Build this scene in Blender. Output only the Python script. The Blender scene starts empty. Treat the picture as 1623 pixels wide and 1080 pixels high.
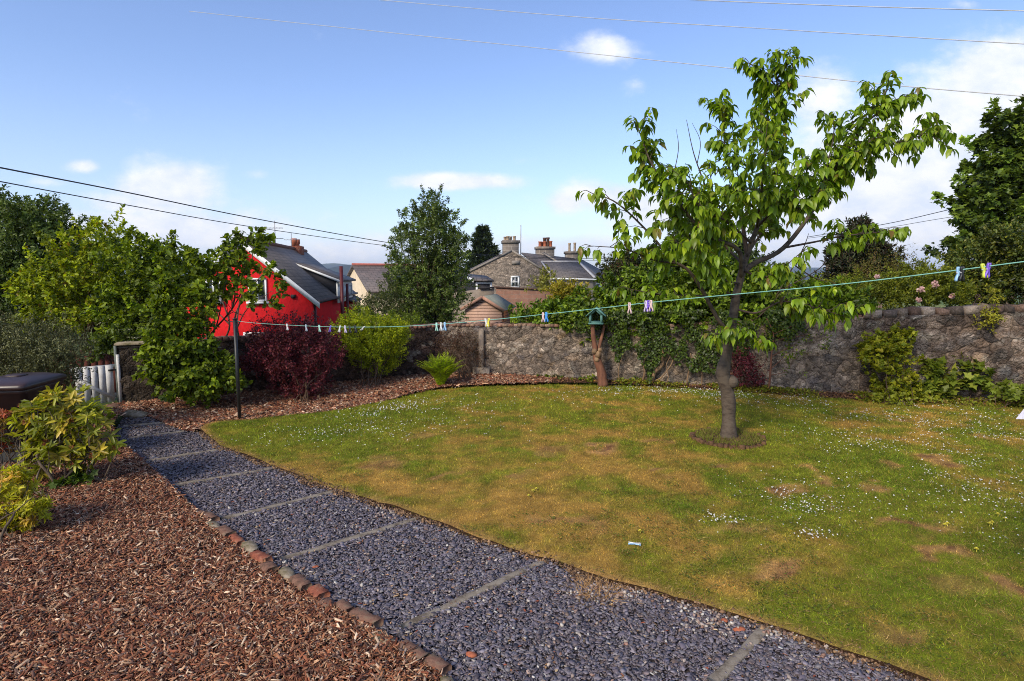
import bpy, math, random
import numpy as np
from mathutils import Vector
R = np.random.default_rng(11)
random.seed(5)
PI = math.pi
SC = bpy.context.scene
COL = SC.collection
# ------------------------------------------------------------------ camera model
FPX = 950.0; HOR = 438.0; CH = 2.2
PIT = math.atan((540 - HOR) / FPX)
def ray(px, py):
    x = (px - 811.5) / FPX; y = -(py - 540) / FPX
    return np.array([x, math.cos(PIT) + y * math.sin(PIT), -math.sin(PIT) + y * math.cos(PIT)])
def gp(px, py, z=0.0):
    d = ray(px, py); t = (z - CH) / d[2]
    return np.array([d[0] * t, d[1] * t, z])
def at(px, py, Y):
    d = ray(px, py); t = Y / d[1]
    return np.array([d[0] * t, Y, CH + d[2] * t])
def hit(px, py, P, n):
    d = ray(px, py); o = np.array([0, 0, CH]); P = np.array(P, float); n = np.array(n, float)
    return o + d * (np.dot(P - o, n) / np.dot(d, n))
def V3(a): return np.array(a, float)
def nrm(a):
    a = np.asarray(a, float); return a / (np.linalg.norm(a, axis=-1, keepdims=True) + 1e-9)
# ------------------------------------------------------------------ object helpers
ORG = {}
def props(o, label=None, cat=None, group=None, kind=None):
    if label: o['label'] = label
    if cat: o['category'] = cat
    if group: o['group'] = group
    if kind: o['kind'] = kind
    return o
def empty(name, loc, label, cat, group=None):
    o = bpy.data.objects.new(name, None); COL.objects.link(o)
    o.empty_display_size = .2
    o.location = tuple(float(v) for v in loc); ORG[o.name] = V3(loc)
    return props(o, label, cat, group)
def np_mesh(name, V, faces, mat, parent=None, col=None, smooth=False, org=None, **kw):
    """faces: list of int arrays (m,k)"""
    if parent is not None: org = ORG[parent.name]
    if org is None: org = np.zeros(3)
    org = V3(org)
    V = np.asarray(V, float).reshape(-1, 3) - org
    me = bpy.data.meshes.new(name)
    faces = [np.asarray(f, int) for f in faces if len(f)]
    loops = np.concatenate([f.ravel() for f in faces])
    sizes = np.concatenate([np.full(len(f), f.shape[1]) for f in faces])
    me.vertices.add(len(V)); me.vertices.foreach_set('co', V.ravel().astype(np.float32))
    me.loops.add(len(loops)); me.loops.foreach_set('vertex_index', loops.astype(np.int32))
    me.polygons.add(len(sizes))
    st = np.concatenate([[0], np.cumsum(sizes)[:-1]])
    me.polygons.foreach_set('loop_start', st.astype(np.int32))
    me.polygons.foreach_set('loop_total', sizes.astype(np.int32))
    if smooth: me.polygons.foreach_set('use_smooth', np.ones(len(sizes), bool))
    me.update(calc_edges=True)
    if col is not None:
        a = me.color_attributes.new('col', 'FLOAT_COLOR', 'POINT')
        c = np.ones((len(V), 4), np.float32); c[:, :3] = col
        a.data.foreach_set('color', c.ravel())
    me.materials.append(mat)
    o = bpy.data.objects.new(name, me); COL.objects.link(o)
    if parent is not None: o.parent = parent
    else: o.location = tuple(float(v) for v in org)
    ORG[o.name] = org
    return props(o, **kw)
class Fr:
    def __init__(s, o, x, y, z=(0, 0, 1)):
        s.o = V3(o); s.x = nrm(V3(x)); s.y = nrm(V3(y)); s.z = nrm(V3(z))
    def p(s, a, b, c): return s.o + s.x * a + s.y * b + s.z * c
WF = Fr((0, 0, 0), (1, 0, 0), (0, 1, 0))
class MB:
    def __init__(s): s.V = []; s.F = {}
    def add(s, V, F):
        n = len(s.V); s.V.extend([V3(v) for v in V])
        for f in F: s.F.setdefault(len(f), []).append([i + n for i in f])
        return s
    def box(s, x0, x1, y0, y1, z0, z1, fr=WF):
        V = [fr.p(a, b, c) for c in (z0, z1) for b in (y0, y1) for a in (x0, x1)]
        return s.add(V, [(0, 2, 3, 1), (4, 5, 7, 6), (0, 1, 5, 4), (2, 6, 7, 3), (0, 4, 6, 2), (1, 3, 7, 5)])
    def prism(s, poly, ext):
        poly = [V3(p) for p in poly]; n = len(poly); e = V3(ext)
        V = poly + [p + e for p in poly]
        F = [tuple(range(n))[::-1], tuple(range(n, 2 * n))]
        F += [(i, (i + 1) % n, n + (i + 1) % n, n + i) for i in range(n)]
        return s.add(V, F)
    def bar(s, a, b, w, h, up=(0, 0, 1)):
        a = V3(a); b = V3(b); d = nrm(b - a); side = nrm(np.cross(d, V3(up))); u = np.cross(side, d)
        V = [q + side * x * w / 2 + u * y * h / 2 for q in (a, b) for x, y in ((-1, -1), (1, -1), (1, 1), (-1, 1))]
        return s.add(V, [(3, 2, 1, 0), (4, 5, 6, 7), (0, 1, 5, 4), (1, 2, 6, 5), (2, 3, 7, 6), (3, 0, 4, 7)])
    def tube(s, pts, rad, k=8, cap=True):
        V, F = tube_vf(pts, rad, k, cap); return s.add(V, F)
    def lathe(s, c, prof, k=16, axis=None):
        c = V3(c); V = []
        for r, z in prof:
            for i in range(k):
                t = 2 * PI * i / k; V.append(c + V3((r * math.cos(t), r * math.sin(t), z)))
        F = []
        for j in range(len(prof) - 1):
            for i in range(k):
                a = j * k + i; b = j * k + (i + 1) % k
                F.append((a, b, b + k, a + k))
        F.append(tuple(range(k))[::-1]); m = (len(prof) - 1) * k; F.append(tuple(range(m, m + k)))
        return s.add(V, F)
    def build(s, name, mat, parent=None, **kw):
        return np_mesh(name, s.V, [np.array(f) for f in s.F.values()], mat, parent, **kw)
def tube_vf(pts, rad, k=8, cap=True):
    P = np.asarray(pts, float); n = len(P)
    if np.isscalar(rad): rad = [rad] * n
    T = np.gradient(P, axis=0); T = nrm(T)
    ref = V3((0.3, 1, 0.1)) if abs(T[0][2]) > .8 else V3((0, 0, 1))
    V = []; N = nrm(np.cross(T[0], ref))
    for i in range(n):
        N = nrm(N - T[i] * np.dot(N, T[i])); B = np.cross(T[i], N)
        for j in range(k):
            t = 2 * PI * j / k
            V.append(P[i] + (N * math.cos(t) + B * math.sin(t)) * rad[i])
    F = [(i * k + j, i * k + (j + 1) % k, (i + 1) * k + (j + 1) % k, (i + 1) * k + j) for i in range(n - 1) for j in range(k)]
    if cap:
        F.append(tuple(range(k))[::-1]); F.append(tuple(range((n - 1) * k, n * k)))
    return V, F
def smooth_line(pts, m=4):
    P = [V3(p) for p in pts]
    if len(P) < 3: return [P[0] + (P[-1] - P[0]) * t / m for t in range(m + 1)]
    Q = [2 * P[0] - P[1]] + P + [2 * P[-1] - P[-2]]; out = []
    for i in range(1, len(Q) - 2):
        for t in range(m):
            u = t / m; a, b, c, d = Q[i - 1], Q[i], Q[i + 1], Q[i + 2]
            out.append(.5 * ((2 * b) + (c - a) * u + (2 * a - 5 * b + 4 * c - d) * u * u + (3 * b - a - 3 * c + d) * u ** 3))
    out.append(P[-1]); return out
# ------------------------------------------------------------------ numpy noise
_L = R.random((64, 64))
def vn(x, y, s=1.0, o=0):
    x = np.asarray(x, float) * s + 17.3 * o + 100; y = np.asarray(y, float) * s + 9.1 * o + 100
    i = np.floor(x).astype(int); j = np.floor(y).astype(int); u = x - i; v = y - j
    u = u * u * (3 - 2 * u); v = v * v * (3 - 2 * v)
    g = lambda a, b: _L[a % 64, b % 64]
    return (g(i, j) * (1 - u) + g(i + 1, j) * u) * (1 - v) + (g(i, j + 1) * (1 - u) + g(i + 1, j + 1) * u) * v
def fbm(x, y, s=1.0, o=0, n=4):
    r = 0; a = .5
    for k in range(n): r = r + a * vn(x, y, s * 2 ** k, o + k * 3); a *= .5
    return r / (1 - .5 ** n)
def sst(a, b, x):
    t = np.clip((x - a) / (b - a), 0, 1); return t * t * (3 - 2 * t)
def inside(P, x, y):
    P = np.asarray(P)[:, :2]; r = np.zeros(np.shape(x), bool); n = len(P)
    for i in range(n):
        x1, y1 = P[i]; x2, y2 = P[(i + 1) % n]
        if y1 == y2: continue
        c = ((y1 > y) != (y2 > y)) & (x < (x2 - x1) * (y - y1) / (y2 - y1) + x1)
        r ^= c
    return r
def near_edge(P, x, y):
    """closest boundary point and distance, arrays"""
    P = np.asarray(P)[:, :2]; bd = np.full(x.shape, 1e9); bx = x.copy(); by = y.copy()
    for i in range(len(P)):
        a = P[i]; b = P[(i + 1) % len(P)]; d = b - a; L = d @ d
        if L < 1e-12: continue
        t = np.clip(((x - a[0]) * d[0] + (y - a[1]) * d[1]) / L, 0, 1)
        qx = a[0] + t * d[0]; qy = a[1] + t * d[1]; dd = np.hypot(x - qx, y - qy)
        m = dd < bd; bd[m] = dd[m]; bx[m] = qx[m]; by[m] = qy[m]
    return bx, by, bd
def sheet(name, P, zf, step, mat, colf=None, skirt=None, **kw):
    P = np.asarray(P)[:, :2]
    x0, y0 = P.min(0) - step; x1, y1 = P.max(0) + step
    nx = int((x1 - x0) / step) + 2; ny = int((y1 - y0) / step) + 2
    X, Y = np.meshgrid(x0 + np.arange(nx) * step, y0 + np.arange(ny) * step)
    ins = inside(P, X, Y); bx, by, bd = near_edge(P, X, Y)
    X2 = np.where(ins, X, bx); Y2 = np.where(ins, Y, by)
    idx = np.arange(nx * ny).reshape(ny, nx)
    q = np.stack([idx[:-1, :-1], idx[:-1, 1:], idx[1:, 1:], idx[1:, :-1]], -1).reshape(-1, 4)
    q = q[ins.ravel()[q].any(1)]
    Z = zf(X2, Y2)
    V = np.stack([X2.ravel(), Y2.ravel(), Z.ravel()], 1)
    used = np.unique(q); mp = np.zeros(nx * ny, int); mp[used] = np.arange(len(used))
    V = V[used]; q = mp[q]
    F = [q]
    if skirt is not None:
        n0 = len(V); bp = []
        for i in range(len(P)):
            a = P[i]; b = P[(i + 1) % len(P)]; m = max(1, int(np.hypot(*(b - a)) / .1))
            for k in range(m): bp.append(a + (b - a) * k / m)
        bp = np.array(bp); zt = zf(bp[:, 0], bp[:, 1]); m = len(bp)
        V = np.concatenate([V, np.c_[bp, zt - .001], np.c_[bp, np.full(m, skirt)]])
        i = np.arange(m); j = (i + 1) % m
        F.append(np.stack([n0 + i, n0 + j, n0 + m + j, n0 + m + i], 1))
    c = colf(V[:, 0], V[:, 1]) if colf else None
    if c is not None and skirt is not None: c[n0:] = np.array((.035, .018, .010))
    return np_mesh(name, V, F, mat, col=c, smooth=True, **kw)
def scatter(P, n, full=4.5, power=1.6, ymax=99):
    P = np.asarray(P)[:, :2]; out = []; c = 0
    lo = P.min(0); hi = P.max(0)
    while c < n:
        m = max(n, 20000) * 2
        x = R.uniform(lo[0], hi[0], m); y = R.uniform(lo[1], min(hi[1], ymax), m)
        k = R.random(m) < np.minimum(1, (full / np.maximum(y, .5)) ** power)
        k &= inside(P, x, y)
        # only what the lens or a step to the side could see
        k &= (np.abs(x) < (y + 1.2) * 1.05) & (y > 2.2)
        q = np.stack([x[k], y[k]], 1); out.append(q); c += len(q)
    return np.concatenate(out)[:n]
# ------------------------------------------------------------------ leaves
TM = {
 'kite': (np.array([(0, 0, 0), (.45, .5, .10), (1, 0, -.06), (.45, -.5, .10)]), [[(0, 1, 2), (0, 2, 3)]]),
 'oval': (np.array([(0, 0, 0), (.3, .42, .07), (.72, .38, .04), (1, 0, -.1), (.72, -.38, .04), (.3, -.42, .07)]), [[(0, 1, 2, 3), (0, 3, 4, 5)]]),
 'cherry': (np.array([(0, 0, 0), (.25, 0, .03), (.6, 0, -.05), (1, 0, -.30), (.25, .38, .11), (.6, .42, .03), (.25, -.38, .11), (.6, -.42, .03)]),
            [[(0, 4, 1), (0, 1, 6), (2, 5, 3), (7, 2, 3)], [(1, 4, 5, 2), (6, 1, 2, 7)]]),
 'maple': (np.array([(.42, 0, 0), (0, 0, 0), (.02, .38, .05), (.3, .27, .03), (.52, .62, .0), (.66, .25, .03), (1, 0, -.08), (.66, -.25, .03), (.52, -.62, 0), (.3, -.27, .03), (.02, -.38, .05)]),
            [[(0, i, i + 1) for i in range(1, 10)] + [(0, 10, 1)]]),
 'blade': (np.array([(0, -.5, 0), (0, .5, 0), (1, 0, .12)]), [[(0, 1, 2)]]),
}
def leaves(name, P, A, N, L, W, C, mat, parent=None, tmpl='kite', **kw):
    T, FS = TM[tmpl]; n = len(P); K = len(T)
    A = nrm(A); S = nrm(np.cross(A, N)); N = np.cross(S, A)
    L = np.broadcast_to(np.asarray(L, float), (n,))[:, None, None]; W = np.broadcast_to(np.asarray(W, float), (n,))[:, None, None]
    V = P[:, None] + L * T[None, :, 0:1] * A[:, None] + W * T[None, :, 1:2] * S[:, None] + L * T[None, :, 2:3] * N[:, None]
    F = []
    for fs in FS:
        f = np.array(fs); F.append((np.arange(n)[:, None, None] * K + f[None]).reshape(-1, f.shape[1]))
    return np_mesh(name, V.reshape(-1, 3), F, mat, parent, col=np.repeat(C, K, 0), **kw)
def palette(n, pal, jit=.18, w=None):
    pal = np.array(pal, float); gq = (pal[:, 1] > pal[:, 0] * 1.05)[:, None]; pal = np.where(gq, pal * (1.62, 1.38, 1.0), pal); i = R.choice(len(pal), n, p=w); j = R.choice(len(pal), n, p=w); t = R.random((n, 1)) * .6
    c = pal[i] * (1 - t) + pal[j] * t
    return np.clip(c * np.exp(R.normal(0, jit, (n, 1))), 0, 1)
def rv(n): return nrm(R.normal(size=(n, 3)))
def foliage(name, blobs, n, ns, slen, sperp, LL, asp, pal, mat, parent=None, tmpl='kite', up=.4, droop=0., jag=.12, rnd=.5, inner=.3, cj=.12, w=None, flat=.6, lim=None, sdir=None, **kw):
    B = np.array(blobs, float); vol = (B[:, 3] * B[:, 4] * B[:, 5]) ** (2 / 3.)
    bi = R.choice(len(B), ns, p=vol / vol.sum()); b = B[bi]
    u = rv(ns); rf = (inner + (1 - inner) * R.random(ns) ** .6) * (1 + jag * R.normal(size=ns))
    st = b[:, :3] + u * b[:, 3:] * rf[:, None]
    d = u * 1.0 + V3((0, 0, 1)) * up + R.normal(size=(ns, 3)) * rnd
    if sdir is not None: d = d + V3(sdir)
    d = nrm(d)
    if lim is not None:
        k = lim(st); st = st[k]; d = d[k]; u = u[k]; ns = len(st)
    sl = slen * R.uniform(.5, 1.3, ns)
    si = R.integers(0, ns, n); t = R.random(n) ** .8
    P = st[si] + d[si] * (t * sl[si])[:, None] + R.normal(size=(n, 3)) * sperp * (1.15 - t)[:, None]
    P[:, 2] -= droop * sl[si] * t * t
    A = d[si] * .6 + rv(n) * .9 - V3((0, 0, 1)) * droop * .8
    N = V3((0, 0, 1)) * flat + u[si] * .5 + rv(n) * .6
    cc = palette(n, pal, .14, w) * np.exp(R.normal(0, cj, ns))[si][:, None]
    L = LL * R.uniform(.6, 1.25, n)
    o = leaves(name, P, A, N, L, L * asp, cc, mat, parent, tmpl, **kw)
    return o, st, d
def stems(name, base, targets, r0, mat, parent, k=5, nmain=6, spread=.12, wob=.08, **kw):
    """main stems from the base, thinner ones branching off towards the targets"""
    base = V3(base); T = np.asarray(targets); mb = MB()
    if len(T) > nmain:
        mi = R.choice(len(T), nmain, replace=False)
    else: mi = np.arange(len(T))
    mains = []
    for i in mi:
        a = base + V3((R.normal(0, spread), R.normal(0, spread), 0)); b = T[i]
        c = a * .55 + b * .45; c[:2] = a[:2] * .75 + b[:2] * .25; c += R.normal(0, wob, 3)
        L = smooth_line([a - V3((0, 0, .05)), (a + c) / 2 + R.normal(0, wob * .4, 3), c, (b + c) / 2 + R.normal(0, wob * .5, 3), b], 3)
        rr = np.linspace(r0 * R.uniform(.7, 1.1), r0 * .18, len(L)); mb.tube(L, rr, k); mains.append((np.array(L), rr))
    for i in range(len(T)):
        if i in mi: continue
        b = T[i]; best = None
        for L, rr in mains:
            m = len(L); j0 = m // 3
            dd = np.linalg.norm(L[j0:m - 2] - b + V3((0, 0, .35 * abs(b[2] - base[2]) + .0)), axis=1); j = dd.argmin() + j0
            if best is None or dd.min() < best[0]: best = (dd.min(), L[j], rr[j])
        a = best[1]; c = (a + b) / 2 + R.normal(0, wob * .5, 3)
        L = smooth_line([a, c, b], 3); mb.tube(L, np.linspace(best[2] * .6, r0 * .1, len(L)), 4, False)
    return mb.build(name, mat, parent, smooth=True, **kw)
# ------------------------------------------------------------------ materials
def newmat(name):
    m = bpy.data.materials.new(name); m.use_nodes = True; nt = m.node_tree; nt.nodes.clear()
    return m, nt
def nd(nt, t, **kw):
    n = nt.nodes.new(t)
    for k, v in kw.items():
        if k in n.inputs: n.inputs[k].default_value = v
        else: setattr(n, k, v)
    return n
def c4(c): return (c[0], c[1], c[2], 1)
def ramp(nt, fac, stops):
    r = nd(nt, 'ShaderNodeValToRGB'); nt.links.new(fac, r.inputs[0]); e = r.color_ramp.elements
    while len(e) < len(stops): e.new(.5)
    for el, (p, c) in zip(e, stops): el.position = p; el.color = c4(c)
    return r.outputs[0]
def noise(nt, vec, scale, detail=4, rough=.6):
    n = nd(nt, 'ShaderNodeTexNoise', Scale=scale, Detail=detail, Roughness=rough)
    if vec is not None: nt.links.new(vec, n.inputs['Vector'])
    return n.outputs[0]
def mix(nt, f, a, b, mode='MIX'):
    m = nd(nt, 'ShaderNodeMix', data_type='RGBA', blend_type=mode)
    for i, v in ((0, f), (6, a), (7, b)):
        if isinstance(v, (int, float)): m.inputs[i].default_value = v
        elif isinstance(v, tuple): m.inputs[i].default_value = c4(v)
        else: nt.links.new(v, m.inputs[i])
    return m.outputs[2]
def mth(nt, op, a, b=0.0, c=None):
    m = nd(nt, 'ShaderNodeMath', operation=op)
    for i, v in enumerate((a, b, c)):
        if v is None: continue
        if isinstance(v, (int, float)): m.inputs[i].default_value = v
        else: nt.links.new(v, m.inputs[i])
    return m.outputs[0]
def finish(nt, color, rough=.8, bump=None, bs=.3, dist=.02, spec=.3, metal=0.):
    p = nd(nt, 'ShaderNodeBsdfPrincipled'); o = nd(nt, 'ShaderNodeOutputMaterial')
    if isinstance(color, tuple): p.inputs['Base Color'].default_value = c4(color)
    else: nt.links.new(color, p.inputs['Base Color'])
    if isinstance(rough, (int, float)): p.inputs['Roughness'].default_value = rough
    else: nt.links.new(rough, p.inputs['Roughness'])
    p.inputs['Specular IOR Level'].default_value = spec; p.inputs['Metallic'].default_value = metal
    if bump is not None:
        b = nd(nt, 'ShaderNodeBump', Strength=bs, Distance=dist); nt.links.new(bump, b.inputs['Height']); nt.links.new(b.outputs[0], p.inputs['Normal'])
    nt.links.new(p.outputs[0], o.inputs[0]); return p
def pm(name, c1, c2=None, scale=8, rough=.8, bs=.3, dist=.01, fine=60, spec=.3, metal=0., stretch=None, c3=None, lo=.35, hi=.65):
    m, nt = newmat(name); tc = nd(nt, 'ShaderNodeTexCoord').outputs['Object']
    if stretch:
        mp = nd(nt, 'ShaderNodeMapping'); mp.inputs['Scale'].default_value = stretch; nt.links.new(tc, mp.inputs[0]); tc = mp.outputs[0]
    c2 = c2 or tuple(v * .75 for v in c1)
    n1 = noise(nt, tc, scale, 6, .65); n2 = noise(nt, tc, fine, 3, .6)
    st = [(lo, c2), (hi, c1)] if c3 is None else [(lo, c2), ((lo + hi) / 2, c1), (hi, c3)]
    col = ramp(nt, n1, st)
    col = mix(nt, .5, col, ramp(nt, n2, [(.3, (.75, .75, .75)), (.7, (1.2, 1.2, 1.2))]), 'MULTIPLY')
    h = mth(nt, 'ADD', mth(nt, 'MULTIPLY', n1, .6), mth(nt, 'MULTIPLY', n2, .4))
    finish(nt, col, rough, h, bs, dist, spec, metal); return m
def am(name, rough=.6, transl=0., spec=.3, fine=None, bs=.3, dist=.004, tint=(1.3, 1.25, .5)):
    """colour per leaf / chip / stone from the attribute 'col'"""
    m, nt = newmat(name); a = nd(nt, 'ShaderNodeAttribute', attribute_name='col').outputs[0]
    h = None
    if fine:
        tc = nd(nt, 'ShaderNodeTexCoord').outputs['Object']; h = noise(nt, tc, fine, 5, .7)
        a = mix(nt, 1., a, ramp(nt, h, [(.3, (.42, .42, .42)), (.7, (1.6, 1.6, 1.6))]), 'MULTIPLY')
    p = finish(nt, a, rough, h, bs, dist, spec)
    if transl:
        t = nd(nt, 'ShaderNodeBsdfTranslucent'); nt.links.new(mix(nt, 1., a, tint, 'MULTIPLY'), t.inputs[0])
        x = nd(nt, 'ShaderNodeMixShader'); x.inputs[0].default_value = transl
        nt.links.new(p.outputs[0], x.inputs[1]); nt.links.new(t.outputs[0], x.inputs[2])
        o = [q for q in nt.nodes if q.type == 'OUTPUT_MATERIAL'][0]; nt.links.new(x.outputs[0], o.inputs[0])
    return m
def plane_vec(nt, u, v):
    tc = nd(nt, 'ShaderNodeTexCoord').outputs['Object']; r = []
    for q in (u, v):
        d = nd(nt, 'ShaderNodeVectorMath', operation='DOT_PRODUCT'); nt.links.new(tc, d.inputs[0]); d.inputs[1].default_value = tuple(float(a) for a in q); r.append(d.outputs['Value'])
    c = nd(nt, 'ShaderNodeCombineXYZ'); nt.links.new(r[0], c.inputs[0]); nt.links.new(r[1], c.inputs[1]); return c.outputs[0], tc
def brickmat(name, u, v, c1, c2, mort, bw, bh, ms=.012, rough=.8, bs=.4, var=.5, warp=0., soil=None):
    m, nt = newmat(name); vec, tc = plane_vec(nt, u, v)
    if warp:
        w = noise(nt, vec, 3.0, 3); wc = nd(nt, 'ShaderNodeVectorMath', operation='SCALE'); nn = nd(nt, 'ShaderNodeTexNoise', Scale=3.0); nt.links.new(vec, nn.inputs[0])
        nt.links.new(nn.outputs[1], wc.inputs[0]); wc.inputs['Scale'].default_value = warp
        ad = nd(nt, 'ShaderNodeVectorMath', operation='ADD'); nt.links.new(vec, ad.inputs[0]); nt.links.new(wc.outputs[0], ad.inputs[1]); vec = ad.outputs[0]
    b = nd(nt, 'ShaderNodeTexBrick'); nt.links.new(vec, b.inputs['Vector'])
    b.inputs['Color1'].default_value = c4(c1); b.inputs['Color2'].default_value = c4(c2); b.inputs['Mortar'].default_value = c4(mort)
    b.inputs['Scale'].default_value = 1; b.inputs['Brick Width'].default_value = bw; b.inputs['Row Height'].default_value = bh; b.inputs['Mortar Size'].default_value = ms
    n1 = noise(nt, tc, 1.3, 6, .7); n2 = noise(nt, tc, 25, 4)
    col = mix(nt, var, b.outputs[0], ramp(nt, n1, [(.3, (.6, .6, .6)), (.7, (1.35, 1.3, 1.25))]), 'MULTIPLY')
    col = mix(nt, .6, col, ramp(nt, n2, [(.3, (.7, .7, .7)), (.7, (1.25, 1.25, 1.25))]), 'MULTIPLY')
    h = mth(nt, 'SUBTRACT', mth(nt, 'MULTIPLY', n2, .4), b.outputs[1])
    finish(nt, col, rough, h, bs, .02, .3); return m
M = {}
M['leaf'] = am('leaf', .5, .42, .3)
M['leaf_dark'] = am('leaf_dark', .5, .25, .3)
M['leaf_gloss'] = am('leaf_gloss', .40, .38, .35, tint=(1.15, 1.3, .5))
M['petal'] = am('petal', .7, .3, .2, tint=(1, 1, 1))
M['grass'] = am('grass', .75, .25, .15, tint=(1.2, 1.1, .6))
M['chips'] = am('chips', .7, 0, .25)
M['slatechip'] = am('slatechip', .58, 0, .35)
M['turf'] = am('turf', .95, 0, .1, fine=90, bs=.6, dist=.01)
def rubble_mat(name, stretch, sc1, sc2, ek=.38, bump=.9, lo=.42):
    m, nt = newmat(name); a = nd(nt, 'ShaderNodeAttribute', attribute_name='col').outputs[0]; tc = nd(nt, 'ShaderNodeTexCoord').outputs['Object']
    nn = nd(nt, 'ShaderNodeTexNoise', Scale=5.0, Detail=3.0); nt.links.new(tc, nn.inputs['Vector'])
    sc = nd(nt, 'ShaderNodeVectorMath', operation='SCALE'); nt.links.new(nn.outputs[1], sc.inputs[0]); sc.inputs['Scale'].default_value = .16
    ad = nd(nt, 'ShaderNodeVectorMath', operation='ADD'); nt.links.new(tc, ad.inputs[0]); nt.links.new(sc.outputs[0], ad.inputs[1])
    mp = nd(nt, 'ShaderNodeMapping'); mp.inputs['Scale'].default_value = stretch; nt.links.new(ad.outputs[0], mp.inputs[0]); v = mp.outputs[0]
    def cell(scale):
        q = nd(nt, 'ShaderNodeTexVoronoi', Scale=scale); nt.links.new(v, q.inputs['Vector']); e = nd(nt, 'ShaderNodeTexVoronoi', Scale=scale, feature='DISTANCE_TO_EDGE'); nt.links.new(v, e.inputs['Vector'])
        s = nd(nt, 'ShaderNodeSeparateColor'); nt.links.new(q.outputs['Color'], s.inputs[0]); return s.outputs[0], e.outputs['Distance']
    c1, e1 = cell(sc1); c2, e2 = cell(sc2); n1 = noise(nt, tc, 2.2, 6, .65); n2 = noise(nt, tc, 45, 4, .7); n3 = noise(nt, tc, 17, 3, .6)
    show = ramp(nt, n1, [(lo, (0, 0, 0)), (lo + .12, (1, 1, 1))])
    stone = mix(nt, 1., a, ramp(nt, c1, [(0, (.45, .45, .47)), (.5, (1., .95, .9)), (.8, (1.35, 1.2, 1.05)), (1, (1.8, 1.7, 1.6))]), 'MULTIPLY')
    stone = mix(nt, 1., stone, ramp(nt, e1, [(0, (ek, ek * .95, ek * .9)), (.07, (1, 1, 1))]), 'MULTIPLY')
    small = mix(nt, 1., a, ramp(nt, c2, [(0, (.5, .48, .46)), (.6, (1.05, 1, .95)), (.93, (1.3, 1.2, 1.1)), (1, (2.1, 2.0, 1.9))]), 'MULTIPLY')
    small = mix(nt, 1., small, ramp(nt, e2, [(0, (.6, .58, .56)), (.10, (1, 1, 1))]), 'MULTIPLY')
    col = mix(nt, show, small, stone); col = mix(nt, 1., col, ramp(nt, n2, [(.25, (.55, .55, .55)), (.75, (1.45, 1.45, 1.45))]), 'MULTIPLY')
    col = mix(nt, 1., col, ramp(nt, n3, [(.33, (.55, .52, .5)), (.5, (1.05, 1.05, 1.05))]), 'MULTIPLY')
    h = mth(nt, 'ADD', mth(nt, 'ADD', mth(nt, 'MULTIPLY', mth(nt, 'MINIMUM', e1, .12), 5.), mth(nt, 'MULTIPLY', mth(nt, 'MINIMUM', e2, .15), 2.5)), mth(nt, 'MULTIPLY', n2, .7))
    finish(nt, col, .95, h, bump, .03, .12); return m
M['rubble'] = rubble_mat('rubble', (1, 1, 1.35), 4.2, 13, .5)
M['rubble_mortared'] = rubble_mat('rubble_mortared', (1, 1, 1.2), 4.6, 14, .55, .75, .47)
M['bark'] = pm('bark', (.105, .075, .05), (.04, .028, .02), 9, .85, .9, .02, 45, stretch=(1, 1, .45), c3=(.20, .16, .115), lo=.3, hi=.72)
M['bark_cherry'] = pm('bark_cherry', (.095, .070, .050), (.030, .020, .014), 9, .8, .8, .015, 50, stretch=(.8, .8, 2.0), c3=(.12, .095, .07), lo=.30, hi=.74)
M['twig'] = pm('twig', (.10, .06, .035), (.05, .03, .02), 12, .8, .4, .005)
M['twig_pale'] = pm('twig_pale', (.30, .19, .10), (.12, .07, .04), 12, .8, .5, .008, stretch=(1, 1, .4))
M['twig_red'] = pm('twig_red', (.21, .09, .05), (.11, .045, .028), 12, .8, .6, .01, stretch=(1, 1, .35))
M['soil'] = pm('soil', (.085, .045, .028), (.035, .02, .013), 14, .95, .9, .03, 70, .1, c3=(.16, .09, .05))
M['pathbase'] = pm('pathbase', (.07, .055, .055), (.03, .025, .028), 25, .95, .9, .02, 120, .1)
M['mulchbase'] = pm('mulchbase', (.075, .032, .019), (.028, .013, .009), 22, .95, .9, .03, 90, .1)
M['fields'] = None
M['concrete'] = pm('concrete', (.24, .20, .155), (.11, .085, .06), 9, .95, .9, .01, 90, .15, c3=(.25, .22, .18))
M['brick_red'] = pm('brick_red', (.26, .085, .05), (.13, .045, .032), 12, .95, .7, .01, 80, .1, c3=(.30, .17, .11))
M['stone_moss'] = pm('stone_moss', (.20, .16, .11), (.09, .08, .035), 9, .95, .8, .01, 60, .1, c3=(.30, .25, .19))
M['brick_dim'] = pm('brick_dim', (.19, .10, .07), (.075, .05, .035), 9, .95, .8, .01, 60, .1, c3=(.20, .15, .10))
M['coping'] = am('coping', .9, 0, .15, fine=30, bs=.7, dist=.01)
M['white_paint'] = pm('white_paint', (.62, .60, .57), (.40, .38, .35), 6, .55, .25, .004, 50, .3, lo=.25, hi=.5)
M['upvc'] = pm('upvc', (.72, .72, .72), (.62, .62, .60), 3, .4, .05, .002, 30, .4)
M['red_wall'] = pm('red_wall', (.66, .016, .02), (.50, .016, .018), 1.4, .9, 1.0, .04, 11, .12, lo=.25, hi=.62)
M['black_metal'] = pm('black_metal', (.012, .012, .013), (.02, .02, .02), 6, .45, .1, .002, 40, .4)
M['black_plastic'] = pm('black_plastic', (.006, .006, .007), (.010, .010, .011), 6, .75, .3, .01, 40, .4)
M['bin_brown'] = pm('bin_brown', (.045, .022, .018), (.03, .016, .014), 4, .38, .15, .003, 40, .5)
M['glass'] = pm('glass', (.02, .025, .03), (.03, .035, .04), 2, .08, .0, .001, 30, .8)
M['terracotta'] = pm('terracotta', (.42, .13, .06), (.28, .08, .04), 6, .8, .3, .01)
M['pot_buff'] = pm('pot_buff', (.42, .32, .22), (.25, .18, .12), 6, .8, .3, .01)
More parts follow.
